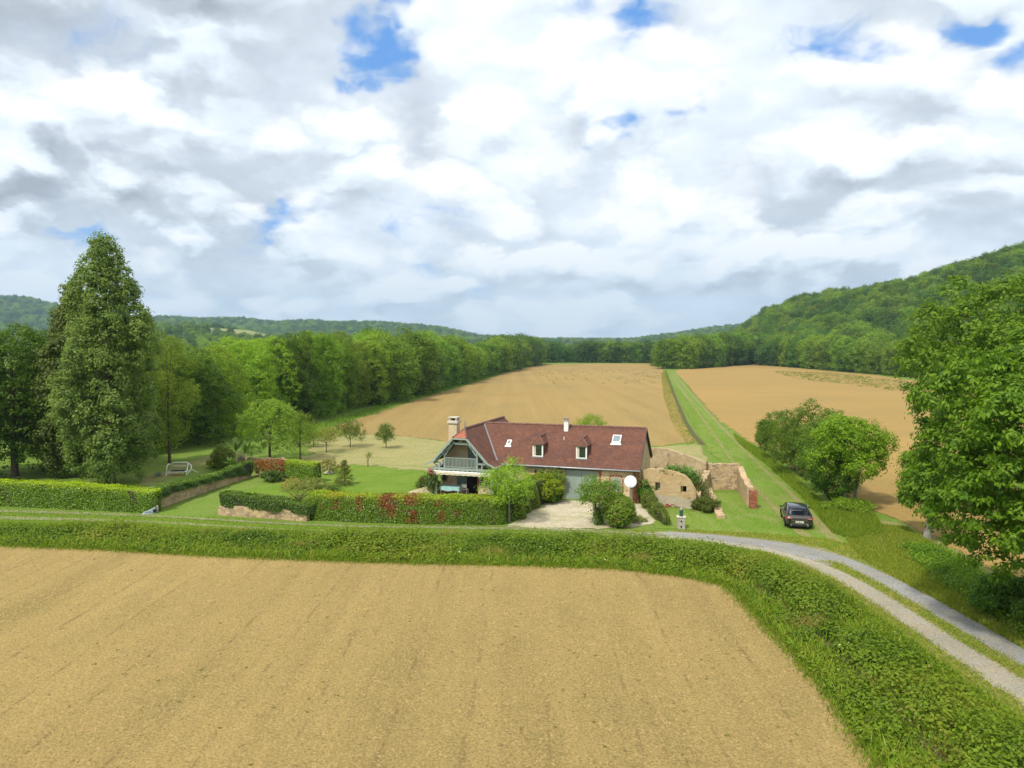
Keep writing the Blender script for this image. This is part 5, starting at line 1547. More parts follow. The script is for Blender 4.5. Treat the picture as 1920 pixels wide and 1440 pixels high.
for i, (bx, by, tp, rx, pal, lab) in enumerate(((1462, 862, 782, 2.3, HAW, 'dark thicket bush farthest up the track'), (1503, 893, 768, 2.6, HAW, 'largest dark thicket bush in the middle of the clump by the track'),
                                                (1548, 925, 772, 2.4, HAW, 'thicket bush behind the two-trunk tree'), (1500, 880, 805, 1.8, G_OLIVE, 'olive green bush in front of the dark thicket'),
                                                (1560, 945, 842, 1.7, G_DARK, 'dark shaded bush at the left foot of the two-trunk tree'), (1440, 842, 790, 1.2, HAW, 'small bush leaning out at the far left of the thicket'))):
    x, y = P(bx, by); shrub('thicket_bush', (x, y, 0), rx, ZAT(bx, tp, y), 185 + i, lab, pal, leaf=.16, ncl=620, k=20, nl=14, rc=.38)
x, y = P(1950, 1205)
WAL = [(.060, .135, .014), (.085, .175, .018), (.11, .205, .022), (.045, .105, .013)]
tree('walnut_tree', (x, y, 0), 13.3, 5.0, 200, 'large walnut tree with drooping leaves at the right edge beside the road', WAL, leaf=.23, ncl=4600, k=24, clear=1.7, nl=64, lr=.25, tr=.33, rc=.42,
     tip=(.15, .25, .028), droop=.35, aspect=.45, inner=.86, core=.55, bark='bark', flat=.42)
x, y = P(1738, 1012)
tree('walnut_tree', (x, y, 0), 6.4, 1.7, 201, 'small walnut tree with a pale grey trunk left of the large walnut', WAL, leaf=.22, ncl=1000, k=20, clear=1.5, nl=20, lr=.34, tr=.24, rc=.36, bark='bark_pale', tip=(.15, .25, .028), droop=.9, aspect=.42,
     lean=(.9, 0), ry=1.8)
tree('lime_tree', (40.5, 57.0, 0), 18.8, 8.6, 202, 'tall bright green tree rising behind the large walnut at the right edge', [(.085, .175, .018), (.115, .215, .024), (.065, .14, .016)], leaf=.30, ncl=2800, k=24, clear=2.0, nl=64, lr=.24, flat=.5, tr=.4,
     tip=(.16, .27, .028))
shrub('bramble_bush', PX(1900, 1150), 1.9, 1.5, 203, 'dark bramble bush under the large walnut at the roadside', G_DARK, leaf=.14, ncl=700, k=20, nl=16, ry=1.0)
shrub('bramble_bush', PX(1995, 1195), 1.8, 1.8, 204, 'dark bramble bush at the very right edge of the view beside the road', G_DARK, leaf=.14, ncl=600, k=20, nl=16, ry=1.0)

# ---------------------------------------------------------------- tree rows: individuals made from a few prototypes
def proto(name, seed, h, rx, pal, leaf, ncl, k, tip, label, group, nl=26, trunk=True):
    rg_ = np.random.default_rng(seed + 1)
    lb = lobes_crown(rg_, rx, h / 2 - .15, h / 2 + .15, nl, .36, -.8, .66)
    for i in range(9):
        a = i * .698 + rg_.uniform(-.2, .2); q = rg_.uniform(1.3, 2.2)
        lb.append((np.array([rx * .66 * math.cos(a), rx * .66 * math.sin(a), q * .75 + rg_.uniform(0, 1.5)]), np.array([q, q, q])))
    return tree(name, (0, 0, 0), h, rx, seed, label, pal, leaf=leaf, ncl=ncl, k=k, lobes=lb, tip=tip, group=group, trunk=trunk, tr=.28)


GR = 'broadleaf trees in the row left of the field'
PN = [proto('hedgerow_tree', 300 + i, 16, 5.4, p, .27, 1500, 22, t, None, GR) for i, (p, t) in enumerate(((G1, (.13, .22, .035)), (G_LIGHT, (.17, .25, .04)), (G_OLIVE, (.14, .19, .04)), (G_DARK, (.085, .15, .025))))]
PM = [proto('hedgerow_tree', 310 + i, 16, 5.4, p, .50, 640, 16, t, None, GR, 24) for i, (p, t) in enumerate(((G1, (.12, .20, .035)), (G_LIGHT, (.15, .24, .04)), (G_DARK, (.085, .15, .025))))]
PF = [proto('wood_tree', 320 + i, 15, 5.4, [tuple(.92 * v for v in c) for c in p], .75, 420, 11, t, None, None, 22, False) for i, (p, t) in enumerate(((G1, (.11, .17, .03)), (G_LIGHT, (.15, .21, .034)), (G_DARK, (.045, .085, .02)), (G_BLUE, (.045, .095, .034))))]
KIND = {'N': ['mid green rounded', 'bright fresh green', 'olive green loose', 'dark green dense'], 'M': ['mid green rounded', 'bright fresh green', 'dark green dense']}
used = {}


def plant(protos, kind, i, loc, sc, rz, label, group):
    o = protos[i]
    if o.name in used:
        r = copy_tree(o, loc, rz, sc, label, group)
    else:
        used[o.name] = 1; r = o; r.location = loc; r.rotation_euler = (0, 0, rz); r.scale = sc; r['label'] = label
        if group: r['group'] = group
    return r


def row(path, top, rows, step, seed, where, group, hmul=(.84, 1.03), rscale=1.0, side=-1, protos_for=None, back=7.0):
    """trees along a path (pixels on the ground); top(px) gives the pixel height of the crowns' outline there"""
    rng = np.random.default_rng(seed); p = np.array(PATH(path)); s = np.concatenate([[0], np.cumsum(np.linalg.norm(np.diff(p, axis=0), axis=1))])
    cnt = 0
    for rw_ in range(rows):
        q = rng.uniform(0, step)
        while q < s[-1]:
            x = np.interp(q, s, p[:, 0]); y = np.interp(q, s, p[:, 1])
            dx = np.interp(min(q + 1, s[-1]), s, p[:, 0]) - np.interp(max(q - 1, 0), s, p[:, 0]); dy = np.interp(min(q + 1, s[-1]), s, p[:, 1]) - np.interp(max(q - 1, 0), s, p[:, 1])
            l = math.hypot(dx, dy); nx, ny = dy / l * side, -dx / l * side
            o_ = 4.2 * rscale + rw_ * back * rscale + rng.normal(0, .8)
            x += nx * o_; y += ny * o_ + rng.normal(0, 1)
            px = 960 + F_PX * x / (y * math.cos(PITCH) + (CAM_H) * math.sin(PITCH))
            hz = ZAT(px, float(interp(px, top)), y); z0 = float(height(x, y))
            h = (hz - z0) * rng.uniform(*hmul) * (1.0 if rw_ == 0 else rng.uniform(.94, 1.02))
            h = max(5.0, h)
            pr, kd, bh = protos_for(math.hypot(x, y))
            i = int(rng.integers(len(pr)))
            rs = np.clip(h / bh, .6, 1.3) * rng.uniform(.95, 1.4) * rscale
            lab = f"{KIND[kd][i]} tree {where(math.hypot(x, y), rw_)}" if kd in KIND else f"{('mid green', 'lighter green', 'darkest green', 'bluish green')[i]} tree {where(math.hypot(x, y), rw_)}"
            plant(pr, kd, i, (x, y, z0 - .1), (rs, rs, h / bh), rng.uniform(0, 6.28), lab, group)
            cnt += 1; q += step * rng.uniform(.75, 1.3) * rscale * (1 if rw_ == 0 else 1.25)
    return cnt


TOPS = [(-200, 600), (0, 600), (90, 640), (300, 640), (340, 655), (380, 640), (420, 640), (455, 633), (520, 614), (575, 616), (620, 622), (660, 628), (690, 618), (730, 618), (770, 622), (800, 623), (850, 633), (890, 650), (915, 640), (940, 633),
        (985, 630), (1010, 634), (1030, 640)]
LEFTP = [(255, 862), (340, 846), (400, 835), (450, 822), (500, 808), (560, 795), (615, 783), (665, 769), (705, 763), (762, 746), (800, 737), (840, 726), (870, 718), (900, 709), (930, 702), (960, 692.5), (990, 687), (1012, 683)]


def near_mid(d): return (PN, 'N', 16) if d < 165 else ((PM, 'M', 16) if d < 330 else (PF, 'F', 15))
def where_left(d, r):
    a = 'in the front row' if r == 0 else 'behind the front row'
    b = 'near the garden' if d < 115 else 'beside the field corner' if d < 150 else 'where the field edge bends' if d < 200 else 'halfway up the field' if d < 270 else 'past the middle of the field' if d < 360 else 'near the far corner of the field'
    return f'{a}, {b}'
n1 = row(LEFTP, TOPS, 3, 6.6, 401, where_left, GR, protos_for=near_mid)
n2 = row([(1006, 680), (1060, 680), (1110, 680), (1240, 681)], [(1000, 640), (1040, 640), (1058, 642), (1064, 668), (1078, 668), (1085, 642), (1120, 640), (1160, 643), (1200, 640), (1240, 640)], 2, 6.5, 402,
         lambda d, r: 'in the belt closing the far end of the field', 'trees closing the far end of the field', hmul=(.9, 1.05), protos_for=lambda d: (PF, 'F', 15), rscale=1.0)
n3 = row([(1244, 692), (1290, 692), (1340, 688), (1420, 682), (1480, 688), (1560, 695), (1640, 702), (1710, 708), (1860, 716), (2050, 730)],
         [(1240, 642), (1270, 630), (1330, 628), (1400, 622), (1440, 628), (1480, 632), (1560, 628), (1640, 640), (1720, 640), (2100, 640)], 1, 6.6, 403,
         lambda d, r: 'below the wooded hill, ' + ('by the end of the grass lane' if d > 460 else 'left of the field mound' if d > 420 else 'behind the middle of the right field' if d > 370 else 'near the big right-hand trees'), 'trees along the foot of the wooded hill', hmul=(.9, 1.08), protos_for=lambda d: (PM[:3], 'F', 16), back=8)
print('ROWS', n1, n2, n3)
for o in list(PN + PM + PF):
    if o.name not in used:
        for c in list(o.children): bpy.data.objects.remove(c)
        bpy.data.objects.remove(o)

# ---------------------------------------------------------------- woods as masses: crowns of the row trees instanced with geometry nodes
def woods(name, pts, scl, seed, crowns):
    rng = np.random.default_rng(seed); n = len(pts)
    me = bpy.data.meshes.new(name); me.vertices.add(n); me.vertices.foreach_set('co', np.asarray(pts, np.float32).reshape(-1))
    a = me.attributes.new('kind_id', 'INT', 'POINT'); a.data.foreach_set('value', rng.integers(0, len(crowns), n).astype(np.int32))
    a = me.attributes.new('size', 'FLOAT_VECTOR', 'POINT'); w = scl * rng.uniform(.8, 1.25, n); h = scl * rng.uniform(.8, 1.2, n)
    a.data.foreach_set('vector', np.stack([w, w, h], 1).astype(np.float32).reshape(-1))
    a = me.attributes.new('turn', 'FLOAT_VECTOR', 'POINT'); a.data.foreach_set('vector', np.stack([np.zeros(n), np.zeros(n), rng.uniform(0, 6.28, n)], 1).astype(np.float32).reshape(-1))
    o = bpy.data.objects.new(name, me); COL.objects.link(o)
    ng = bpy.data.node_groups.new(name, 'GeometryNodeTree')
    ng.interface.new_socket('Geometry', in_out='INPUT', socket_type='NodeSocketGeometry'); ng.interface.new_socket('Geometry', in_out='OUTPUT', socket_type='NodeSocketGeometry')
    N = ng.nodes; L = ng.links; gi = N.new('NodeGroupInput'); go = N.new('NodeGroupOutput'); jn = N.new('GeometryNodeJoinGeometry')
    def attr(nm, dt):
        q = N.new('GeometryNodeInputNamedAttribute'); q.data_type = dt; q.inputs['Name'].default_value = nm; return q.outputs['Attribute']
    kid = attr('kind_id', 'INT'); size = attr('size', 'FLOAT_VECTOR'); turn = attr('turn', 'FLOAT_VECTOR')
    for i, c in enumerate(crowns):
        oi = N.new('GeometryNodeObjectInfo'); oi.inputs['Object'].default_value = c; oi.inputs['As Instance'].default_value = True
        cmp = N.new('FunctionNodeCompare'); cmp.data_type = 'INT'; cmp.operation = 'EQUAL'
        ins = [s_ for s_ in cmp.inputs if s_.type == 'INT' and s_.enabled]
        L.new(kid, ins[0]); ins[1].default_value = i
        ip = N.new('GeometryNodeInstanceOnPoints'); L.new(gi.outputs[0], ip.inputs['Points']); L.new(cmp.outputs[0], ip.inputs['Selection'])
        L.new(oi.outputs['Geometry'], ip.inputs['Instance']); L.new(size, ip.inputs['Scale'])
        er = N.new('FunctionNodeEulerToRotation'); L.new(turn, er.inputs[0]); L.new(er.outputs[0], ip.inputs['Rotation'])
        L.new(ip.outputs[0], jn.inputs[0])
    L.new(jn.outputs[0], go.inputs[0])
    md = o.modifiers.new('woods', 'NODES'); md.node_group = ng
    return tag(o, kind='stuff')


CR = [o.children[0] for o in PF if o.name in used]
CR = [c for o in PF if o.name in used for c in o.children if c.name.startswith('crown')]


def hill_points(spacing, th0, th1, r0f, r1f, seed, jit=.35, mask=None):
    rng = np.random.default_rng(seed); X = np.arange(-2600, 2600, spacing); Y = np.arange(60, 3200, spacing * .9)
    x0 = max(-2600, min(th0 * 3200, th0 * 60)); x1 = min(2600, max(th1 * 3200, th1 * 60))
    X = np.arange(x0, x1, spacing); gx, gy = np.meshgrid(X, Y); gx = gx + (np.arange(len(Y)) % 2)[:, None] * spacing * .5
    x = gx.ravel() + rng.normal(0, spacing * jit * .5, gx.size); y = gy.ravel() + rng.normal(0, spacing * jit * .5, gx.size)
    th = x / y
    k = (th > th0) & (th < th1) & (y > r0f(th)) & (y < r1f(th))
    x, y, th = x[k], y[k], th[k]
    if mask is not None:
        m = mask(x, y, th, rng); x, y = x[m], y[m]
    return np.stack([x, y, height(x, y) - .8], 1)


hf = lambda th: interp(th, [(h[0], h[1]) for h in HILL]); hc = lambda th: interp(th, [(h[0], h[2]) for h in HILL])
p_ = hill_points(9.2, th_of(1330), 1.15, lambda th: hf(th) + 4, lambda th: hc(th) + 30, 501)
woods('hillside_woods', p_, 1.12, 502, CR); print('HILL', len(p_))
p_ = hill_points(15, th_of(1010), th_of(1345), lambda th: 640 + 0 * th, lambda th: 1000 + 0 * th, 503,
                 mask=lambda x, y, th, r: (np.abs(th - th_of(1070)) > .012) | (y > 930))
p2_ = hill_points(8, th_of(1235), th_of(1345), lambda th: 440 + 0 * th, lambda th: 640 + 0 * th, 504)
woods('valley_woods', np.vstack([p_, p2_]), 1.0, 505, CR); print('VAL', len(p_))
def pasture(x, y, th, r):
    px = th * F_PX + 960
    n_ = np.sin(x * .006 + 1) + np.sin(y * .009 + x * .003) + .6 * np.sin(x * .017 + 2)
    return ~((n_ > 1.15) & (y < 2350))
p_ = hill_points(24, -1.2, 1.1, lambda th: 1560 + 0 * th, lambda th: 2720 + 0 * th, 506, mask=lambda x, y, th, r: pasture(x, y, th, r) & (height(x, y) > 4))
woods('distant_woods', p_, 1.75, 507, CR); print('FAR', len(p_))
p_ = hill_points(13, -1.1, th_of(960), lambda th: 640 + 0 * th, lambda th: 1500 + 0 * th, 508,
                 mask=lambda x, y, th, r: (np.sin(x * .013 + y * .007) + np.sin(y * .021 - x * .008 + 1) > .15) & ~((y > 980) & (y < 1210)))
woods('middle_woods', p_, 1.0, 509, CR); print('MID', len(p_))
# pale fields beyond: a bright patch seen through the gap, the pasture on the middle hill
def field_patch(name, xs, ys, mat, z=.25, nx=24, ny=14):
    mb = MB(); vs = []
    for j in range(ny + 1):
        for i in range(nx + 1):
            t = i / nx; u = j / ny; y = ys[0] + (ys[1] - ys[0]) * u; a = xs[0] + (xs[1] - xs[0]) * t; x = a * y; vs.append((x, y, float(height(x, y)) + z))
    mb.add(vs, [(j * (nx + 1) + i, j * (nx + 1) + i + 1, (j + 1) * (nx + 1) + i + 1, (j + 1) * (nx + 1) + i) for j in range(ny) for i in range(nx)])
    return tag(mb.build(name, mat), kind='structure')


green_m = ground_mat('far_crop', [(0.20, 0.30, 0.05), (0.24, 0.34, 0.06), (0.22, 0.30, 0.06)], 0.01, 0.05, 0.3, dark_amt=.1, bstr=.1)
field_patch('far_crop_field', (th_of(1052), th_of(1088)), (700, 1000), green_m, .1)
field_patch('far_stubble_field', (th_of(1052), th_of(1088)), (560, 695), soil_c, .1)
field_patch('middle_pasture', (th_of(370), th_of(500)), (985, 1200), pale_m, .6)
field_patch('distant_pasture', (th_of(495), th_of(620)), (1900, 2350), pale_m, 1.0)
field_patch('distant_pasture', (th_of(0), th_of(90)), (1750, 1950), pale_m, 1.0)

# ---------------------------------------------------------------- verge growth, grass, weeds
rng = np.random.default_rng(600)
top_v = PATH([(-300, 988), (0, 986), (300, 994), (600, 1004), (1000, 1007), (1300, 1020), (1450, 1048), (1520, 1078), (1600, 1130), (1700, 1203), (1800, 1277), (1920, 1362)])
low_v = list(fe)
verge = top_v + [tuple(np.array(fe_ext[-1]) * .35 + np.array(fe[-1]) * .65 + (3.5, 0)), tuple(np.array(fe_ext[-1]) * .35 + np.array(fe[-1]) * .65)] + low_v[::-1] + [P(-300, 1012)]
def ditch_gap(p):
    dl = np.array(PATH([(1310, 1060), (1420, 1105), (1500, 1165), (1600, 1262), (1700, 1365), (1800, 1470)])); d = np.full(len(p), 1e9)
    for a, b in zip(dl[:-1], dl[1:]):
        ab = b - a; t = np.clip(((p - a) @ ab) / (ab @ ab), 0, 1); d = np.minimum(d, np.linalg.norm(p - (a + t[:, None] * ab), axis=1))
    return d
mc = scatter(verge, 5200, rng); mc = mc[(ditch_gap(mc) > .34 + rng.normal(0, .2, len(mc))) & (np.sin(mc[:, 0] * 2.3 + 1.7 * np.sin(mc[:, 1] * 1.1)) * np.sin(mc[:, 1] * 2.9 + mc[:, 0] * .9) > -.72 + .25 * rng.normal(0, 1, len(mc)))]
def edge_dist(p, line):
    d = np.full(len(p), 1e9); line = np.array(line)
    for a, b in zip(line[:-1], line[1:]):
        ab = b - a; t = np.clip(((p - a) @ ab) / (ab @ ab + 1e-9), 0, 1); d = np.minimum(d, np.linalg.norm(p - (a + t[:, None] * ab), axis=1))
    return d
def vnoise(x, y, s, sd=0):
    return (np.sin(x / s + sd) * np.cos(y / s * 1.3 + sd * 2) + np.sin((x + y) / s * .71 + sd * 3) + .5 * np.sin(x / s * 2.3 - y / s * 1.9 + sd)) / 2.5
ed = np.minimum(edge_dist(mc, fe), edge_dist(mc, top_v))
hgt = np.clip(.20 + .30 * ed, .18, .95) * (1 + .55 * vnoise(mc[:, 0], mc[:, 1], 1.9) + .3 * vnoise(mc[:, 0], mc[:, 1], .9, 3)) * rng.uniform(.6, 1.1, len(mc))
CC = np.stack([mc[:, 0], mc[:, 1], hgt * .72], 1)
near = np.hypot(mc[:, 0], mc[:, 1]) < 42
pals = {0: [(.135, .225, .024), (.17, .265, .034), (.10, .185, .018)], 1: [(.045, .11, .016), (.075, .155, .02)], 2: [(.20, .26, .045), (.25, .27, .075)]}
sel = vnoise(mc[:, 0], mc[:, 1], 1.9, 2) + .5 * vnoise(mc[:, 0], mc[:, 1], .8, 5) + rng.normal(0, .22, len(mc)); grp = np.where(sel < -.25, 1, np.where(sel > .5, 2, 0)); hgt = hgt * (1 - .25 * (grp == 1))
parts_ = []
for g_i in (0, 1, 2):
    m_ = grp == g_i
    parts_.append(clusters(rng, CC[m_], np.tile([0, -.1, 1.0], (m_.sum(), 1)), np.clip(hgt[m_], .30, .85), 50, .15, pals[g_i], flat=.55, aspect=.62, upb=.6, tip=(.16, .26, .03)))
d_ = [np.concatenate([p[i] for p in parts_]) for i in range(6)]
k_ = d_[0][:, 2] > 0.02
fl = rng.random(len(d_[5])) < .004; d_[5][fl] = (.6, .6, .5)
tag(link_mesh('verge_brambles', leaves_mesh('verge_brambles', *[a[k_] for a in d_]), M['leaf']), kind='stuff')
GB = [(.13, .22, .025), (.16, .25, .032), (.20, .25, .055), (.10, .18, .02)]
GD = [(.26, .25, .10), (.32, .28, .13), (.17, .21, .05)]
gp = scatter(verge, 60000, rng); gp = gp[ditch_gap(gp) > .25 + rng.normal(0, .15, len(gp))]
blades('verge_grass', gp, .55, .035, GB + GD[:1], 601)
dry = scatter(verge, 60, rng); dry = dry[rng.random(len(dry)) < .5]
dp = (dry[:, None, :] + rng.normal(0, .38, (len(dry), 170, 2)) * np.array([1.6, .7])).reshape(-1, 2); dp = dp[in_poly(dp, np.array(verge))]
blades('dry_verge_grass', dp, .85, .022, [(.30, .24, .16), (.36, .28, .20), (.24, .22, .10)], 611, lean=.7)
# long grass fringe on both sides of the field edge and the road
def fringe(line, n, w, rng):
    line = np.array(line); s = np.concatenate([[0], np.cumsum(np.linalg.norm(np.diff(line, axis=0), axis=1))]); q = rng.random(n) * s[-1]
    return np.stack([np.interp(q, s, line[:, 0]), np.interp(q, s, line[:, 1])], 1) + rng.normal(0, w, (n, 2))
blades('field_edge_grass', fringe(fe_ext[:-1] + [tuple(np.array(fe_ext[-1]) * .3 + np.array(fe[-1]) * .7)], 26000, .30, rng), .28, .03, GB, 602)
bank = PATH([(1585, 1012), (1640, 985), (1700, 990), (1745, 1018), (1820, 1060), (1900, 1120), (2040, 1200), (2100, 1330), (1925, 1222), (1850, 1178), (1760, 1128), (1680, 1085), (1610, 1045)])
blades('roadside_grass', scatter(bank, 60000, rng), .26, .035, GB + GD + [(.19, .22, .05)], 603)
cc = scatter(PATH([(1690, 1030), (1760, 1035), (1860, 1100), (1980, 1170), (2050, 1260), (1930, 1205), (1850, 1155), (1760, 1095)]), 420, rng)
d_ = clusters(rng, np.stack([cc[:, 0], cc[:, 1], rng.uniform(.2, .6, len(cc))], 1), np.tile([0, 0, 1.0], (len(cc), 1)), .55, 40, .12, pals[0] + pals[1], flat=.55)
tag(link_mesh('roadside_brambles', leaves_mesh('roadside_brambles', *d_), M['leaf']), kind='stuff')
sh_poly = PATH([(1180, 996), (1300, 996), (1420, 1000), (1560, 1012), (1640, 1035), (1720, 1080), (1860, 1155), (2000, 1230), (2050, 1400), (1920, 1372), (1800, 1288), (1700, 1212), (1600, 1138), (1520, 1082), (1450, 1052), (1300, 1022)])
sp = scatter(sh_poly, 60000, rng)
road_d = np.minimum(edge_dist(sp, extend(ra, 3)) - .6, edge_dist(sp, extend(rb, 3)) - .55)
gr_c = edge_dist(sp, PATH([(1190, 1005), (1320, 1010), (1450, 1025), (1540, 1045)])) - .9
sp = sp[(road_d > rng.uniform(-.1, .35, len(sp))) & (gr_c > rng.uniform(-.2, .4, len(sp)))]
blades('shoulder_grass', sp, .16, .03, GB + GD + GD, 604, lean=.8)
# short grass of lane, lawn edges, orchard; longer tufts on banks
lane_poly = PATH([(1262, 720), (1330, 790), (1380, 825), (1440, 868), (1500, 920), (1560, 985), (1500, 1005), (1400, 1000), (1230, 992), (1230, 970), (1305, 962), (1395, 930), (1365, 880), (1325, 845), (1300, 800)])
blades('lane_tufts', scatter(lane_poly, 26000, rng), .10, .03, [(.13, .24, .03), (.17, .26, .04), (.22, .27, .07)], 605, lean=.7)
bank2 = PATH([(1375, 815), (1440, 855), (1500, 905), (1560, 960), (1640, 965), (1660, 1000), (1600, 1015), (1560, 1000), (1500, 930), (1440, 875), (1385, 832)])
blades('track_bank_grass', scatter(bank2, 26000, rng), .40, .04, GB + GD[2:], 606)
lv = PATH([(-300, 950), (0, 954), (280, 966), (430, 972), (600, 984), (930, 988), (1200, 995), (1200, 1006), (900, 1004), (600, 1004), (300, 994), (0, 986), (-300, 985)])
blades('lane_verge_grass', scatter(lv, 42000, rng), .12, .03, [(.12, .21, .03), (.16, .23, .05), (.22, .24, .08)], 607, lean=.8)
fld = PATH([(1250, 694), (1262, 745), (1284, 795), (1306, 832), (1290, 836), (1262, 800), (1244, 745), (1240, 700)])
blades('ditch_bank_grass', scatter(fld, 9000, rng), .22, .07, [(.20, .25, .06), (.17, .24, .04), (.24, .25, .09)], 608)
fl2 = fringe(PATH([(600, 808)] + left_edge), 16000, 1.3, rng)
blades('field_margin_grass', fl2 + np.array([-2.2, .6]), .45, .09, [(.09, .17, .02), (.12, .20, .03)], 609)
# scattered weeds in the two far fields
w1 = scatter(PATH([(1000, 692), (1250, 692), (1250, 722), (1020, 722)]), 120, rng); w2 = scatter(PATH([(1440, 696), (1560, 700), (1700, 715), (1700, 735), (1500, 712)]), 700, rng)
wc = np.vstack([w1, w2]); d_ = clusters(rng, np.stack([wc[:, 0], wc[:, 1], np.full(len(wc), .25)], 1), np.tile([0, 0, 1.0], (len(wc), 1)), rng.uniform(.4, 1.3, len(wc)), 12, .30, [(.08, .12, .03), (.13, .17, .045)], flat=.3)
d_[0][:, 2] = np.abs(d_[0][:, 2]) + height(d_[0][:, 0], d_[0][:, 1])
tag(link_mesh('field_weeds', leaves_mesh('field_weeds', *d_), M['leaf']), kind='stuff')
w3 = scatter(front_poly[1:14] + [(20, 20), (-20, 20)], 90, rng); w3 = w3[w3[:, 1] > 19]
d_ = clusters(rng, np.stack([w3[:, 0], w3[:, 1], np.full(len(w3), .04)], 1), np.tile([0, 0, 1.0], (len(w3), 1)), .09, 8, .07, [(.12, .16, .05), (.18, .17, .07)], flat=.3)
tag(link_mesh('field_seedlings', leaves_mesh('field_seedlings', *d_), M['leaf']), kind='stuff')
# straw bits and clods lying on the near field: small real lumps
cl = scatter(front_poly[1:14] + [(22, 18), (-22, 18)], 30000, rng); cl = cl[(cl[:, 1] > 18) & (cl[:, 1] < 46)]
n = len(cl); tops_ = rng.uniform(.02, .075, n)
tet = np.array([[-1, -.6, 0], [1, -.6, 0], [0, 1.1, 0], [.1, .1, 1.0]])
a_ = rng.uniform(0, 6.28, n); ca, sa = np.cos(a_), np.sin(a_)
V = np.empty((n, 4, 3)); 
for j in range(4):
    x = tet[j, 0] * tops_ * rng.uniform(.8, 1.6, n); y = tet[j, 1] * tops_; V[:, j, 0] = cl[:, 0] + ca * x - sa * y; V[:, j, 1] = cl[:, 1] + sa * x + ca * y; V[:, j, 2] = .015 + tet[j, 2] * tops_ * .75
me = bpy.data.meshes.new('soil_clods'); me.vertices.add(n * 4); me.vertices.foreach_set('co', V.reshape(-1).astype(np.float32))
ti = np.array([[0, 1, 3], [1, 2, 3], [2, 0, 3]]).reshape(-1); me.loops.add(n * 9); me.loops.foreach_set('vertex_index', (np.arange(n)[:, None] * 4 + ti[None]).reshape(-1).astype(np.int32))
me.polygons.add(n * 3); me.polygons.foreach_set('loop_start', np.arange(0, n * 9, 3, dtype=np.int32)); me.update(calc_edges=True)
tag(link_mesh('soil_clods', me, plain('clod', (.33, .23, .092), .95, .25, 2)), kind='stuff')

# ---------------------------------------------------------------- small things
x, y = P(1277, 991)
t = empty('garden_pump', (x, y, 0), -.15, 'square grey stone plinth with a green iron pump on the grass by the road', 'pump')
MB().box(-.27, .27, -.24, .24, -.1, .82).build('plinth', M['grey_stone'], t, bevel=.02)
MB().box(-.32, .32, -.28, .28, .82, .90).build('capstone', M['pale_stone'], t, bevel=.015)
MB().box(-.05, .05, -.26, -.243, .12, .26).box(-.04, .05, -.26, -.243, .50, .64).build('opening', M['dark'], t)
MB().lathe([(.13, 0), (.14, .05), (.12, .10), (.13, .36), (.11, .44)], (0, 0, .90), 14).build('pump_body', M['green_iron'], t, smooth=True)
MB().lathe([(.14, 0), (.10, .10), (.04, .18), (.03, .26), (.05, .30), (.01, .34)], (0, 0, 1.34), 14).build('pump_head', M['grey_stone'], t, smooth=True)
MB().tube([(.0, -.12, 1.12), (0, -.26, 1.12), (0, -.29, 1.04)], .022, 8).build('spout', M['green_iron'], t)
x, y = P(283, 962)
t = empty('tarpaulin_cover', (x, y, 0), .45, 'blue-grey tapering tarpaulin-covered block lying at the end of the left hedge', 'tarpaulin')
mb = MB(); mb.add([(-1.1, -.35, 0), (.55, -.4, 0), (.6, .35, 0), (-1.0, .3, 0), (-.95, -.2, .10), (.5, -.28, .55), (.55, .25, .62), (-.8, .2, .12), (-.2, -.34, .28), (-.15, .30, .30)],
       [(3, 2, 1, 0), (4, 8, 5, 6, 9, 7), (0, 1, 5, 8, 4), (1, 2, 6, 5), (2, 3, 7, 9, 6), (3, 0, 4, 7)])
mb.build('cover', M['rock'], t, bevel=.03)
MB().box(.25, .56, -.43, -.34, .12, .36).build('opening', M['dark'], t)
mb = MB().box(.60, .86, -.1, .2, 0, .62); mb.build('end_stone', M['grey_stone'], t, bevel=.04); t.scale = (.62, .8, .9)
# white tubular frame with a low seat
x, y = P(335, 891)
t = empty('swing_seat', (x, y, 0), .12, 'white tubular metal frame with a seat lying low on the grass', 'garden swing')
fr = MB()
fr.tube([(-1.05, -.35, .42), (-1.05, -.15, 1.0), (-.95, 0, 1.12), (-.85, .05, 1.12)], .048, 8)
fr.tube([(-.75, .5, .5), (-.75, .35, 1.15), (-.62, .3, 1.25), (.72, .3, 1.25), (.85, .3, 1.15), (.80, -.1, .35), (.78, -.25, .1)], .048, 8)
fr.tube([(-1.05, -.35, .42), (-.9, -.38, .38), (.6, -.38, .38), (1.0, -.25, .5)], .04, 8)
fr.tube([(.85, .3, 1.15), (1.15, .15, 1.0), (1.25, .0, .65), (.85, -.5, .02)], .048, 8)
fr.tube([(-1.0, -.35, .40), (-1.05, -.6, .02)], .04, 8); fr.tube([(1.25, .05, .6), (1.6, .3, .25), (1.85, .3, .2)], .025, 8); fr.tube([(-.8, -.3, .4), (-.7, -.1, .02)], .03, 8)
fr.build('frame', M['white'], t, smooth=True)
MB().box(-.65, .65, .22, .28, .78, 1.0).build('backrest', M['cream'], t, bevel=.02)
MB().box(-.7, .7, -.3, .25, .40, .50).build('seat', M['black'], t, bevel=.02)
MB().box(-.75, .75, -.55, -.2, .01, .07).build('base_board', M['terracotta'], t)
# white kerb line across the yard entrance
strip('yard_kerb', PATH([(952, 988), (1010, 992), (1070, 994), (1112, 995)]), [.10, .12, .12, .10], .05, yard_m, 21, cross=(-1, 1), edge=(1, 1))
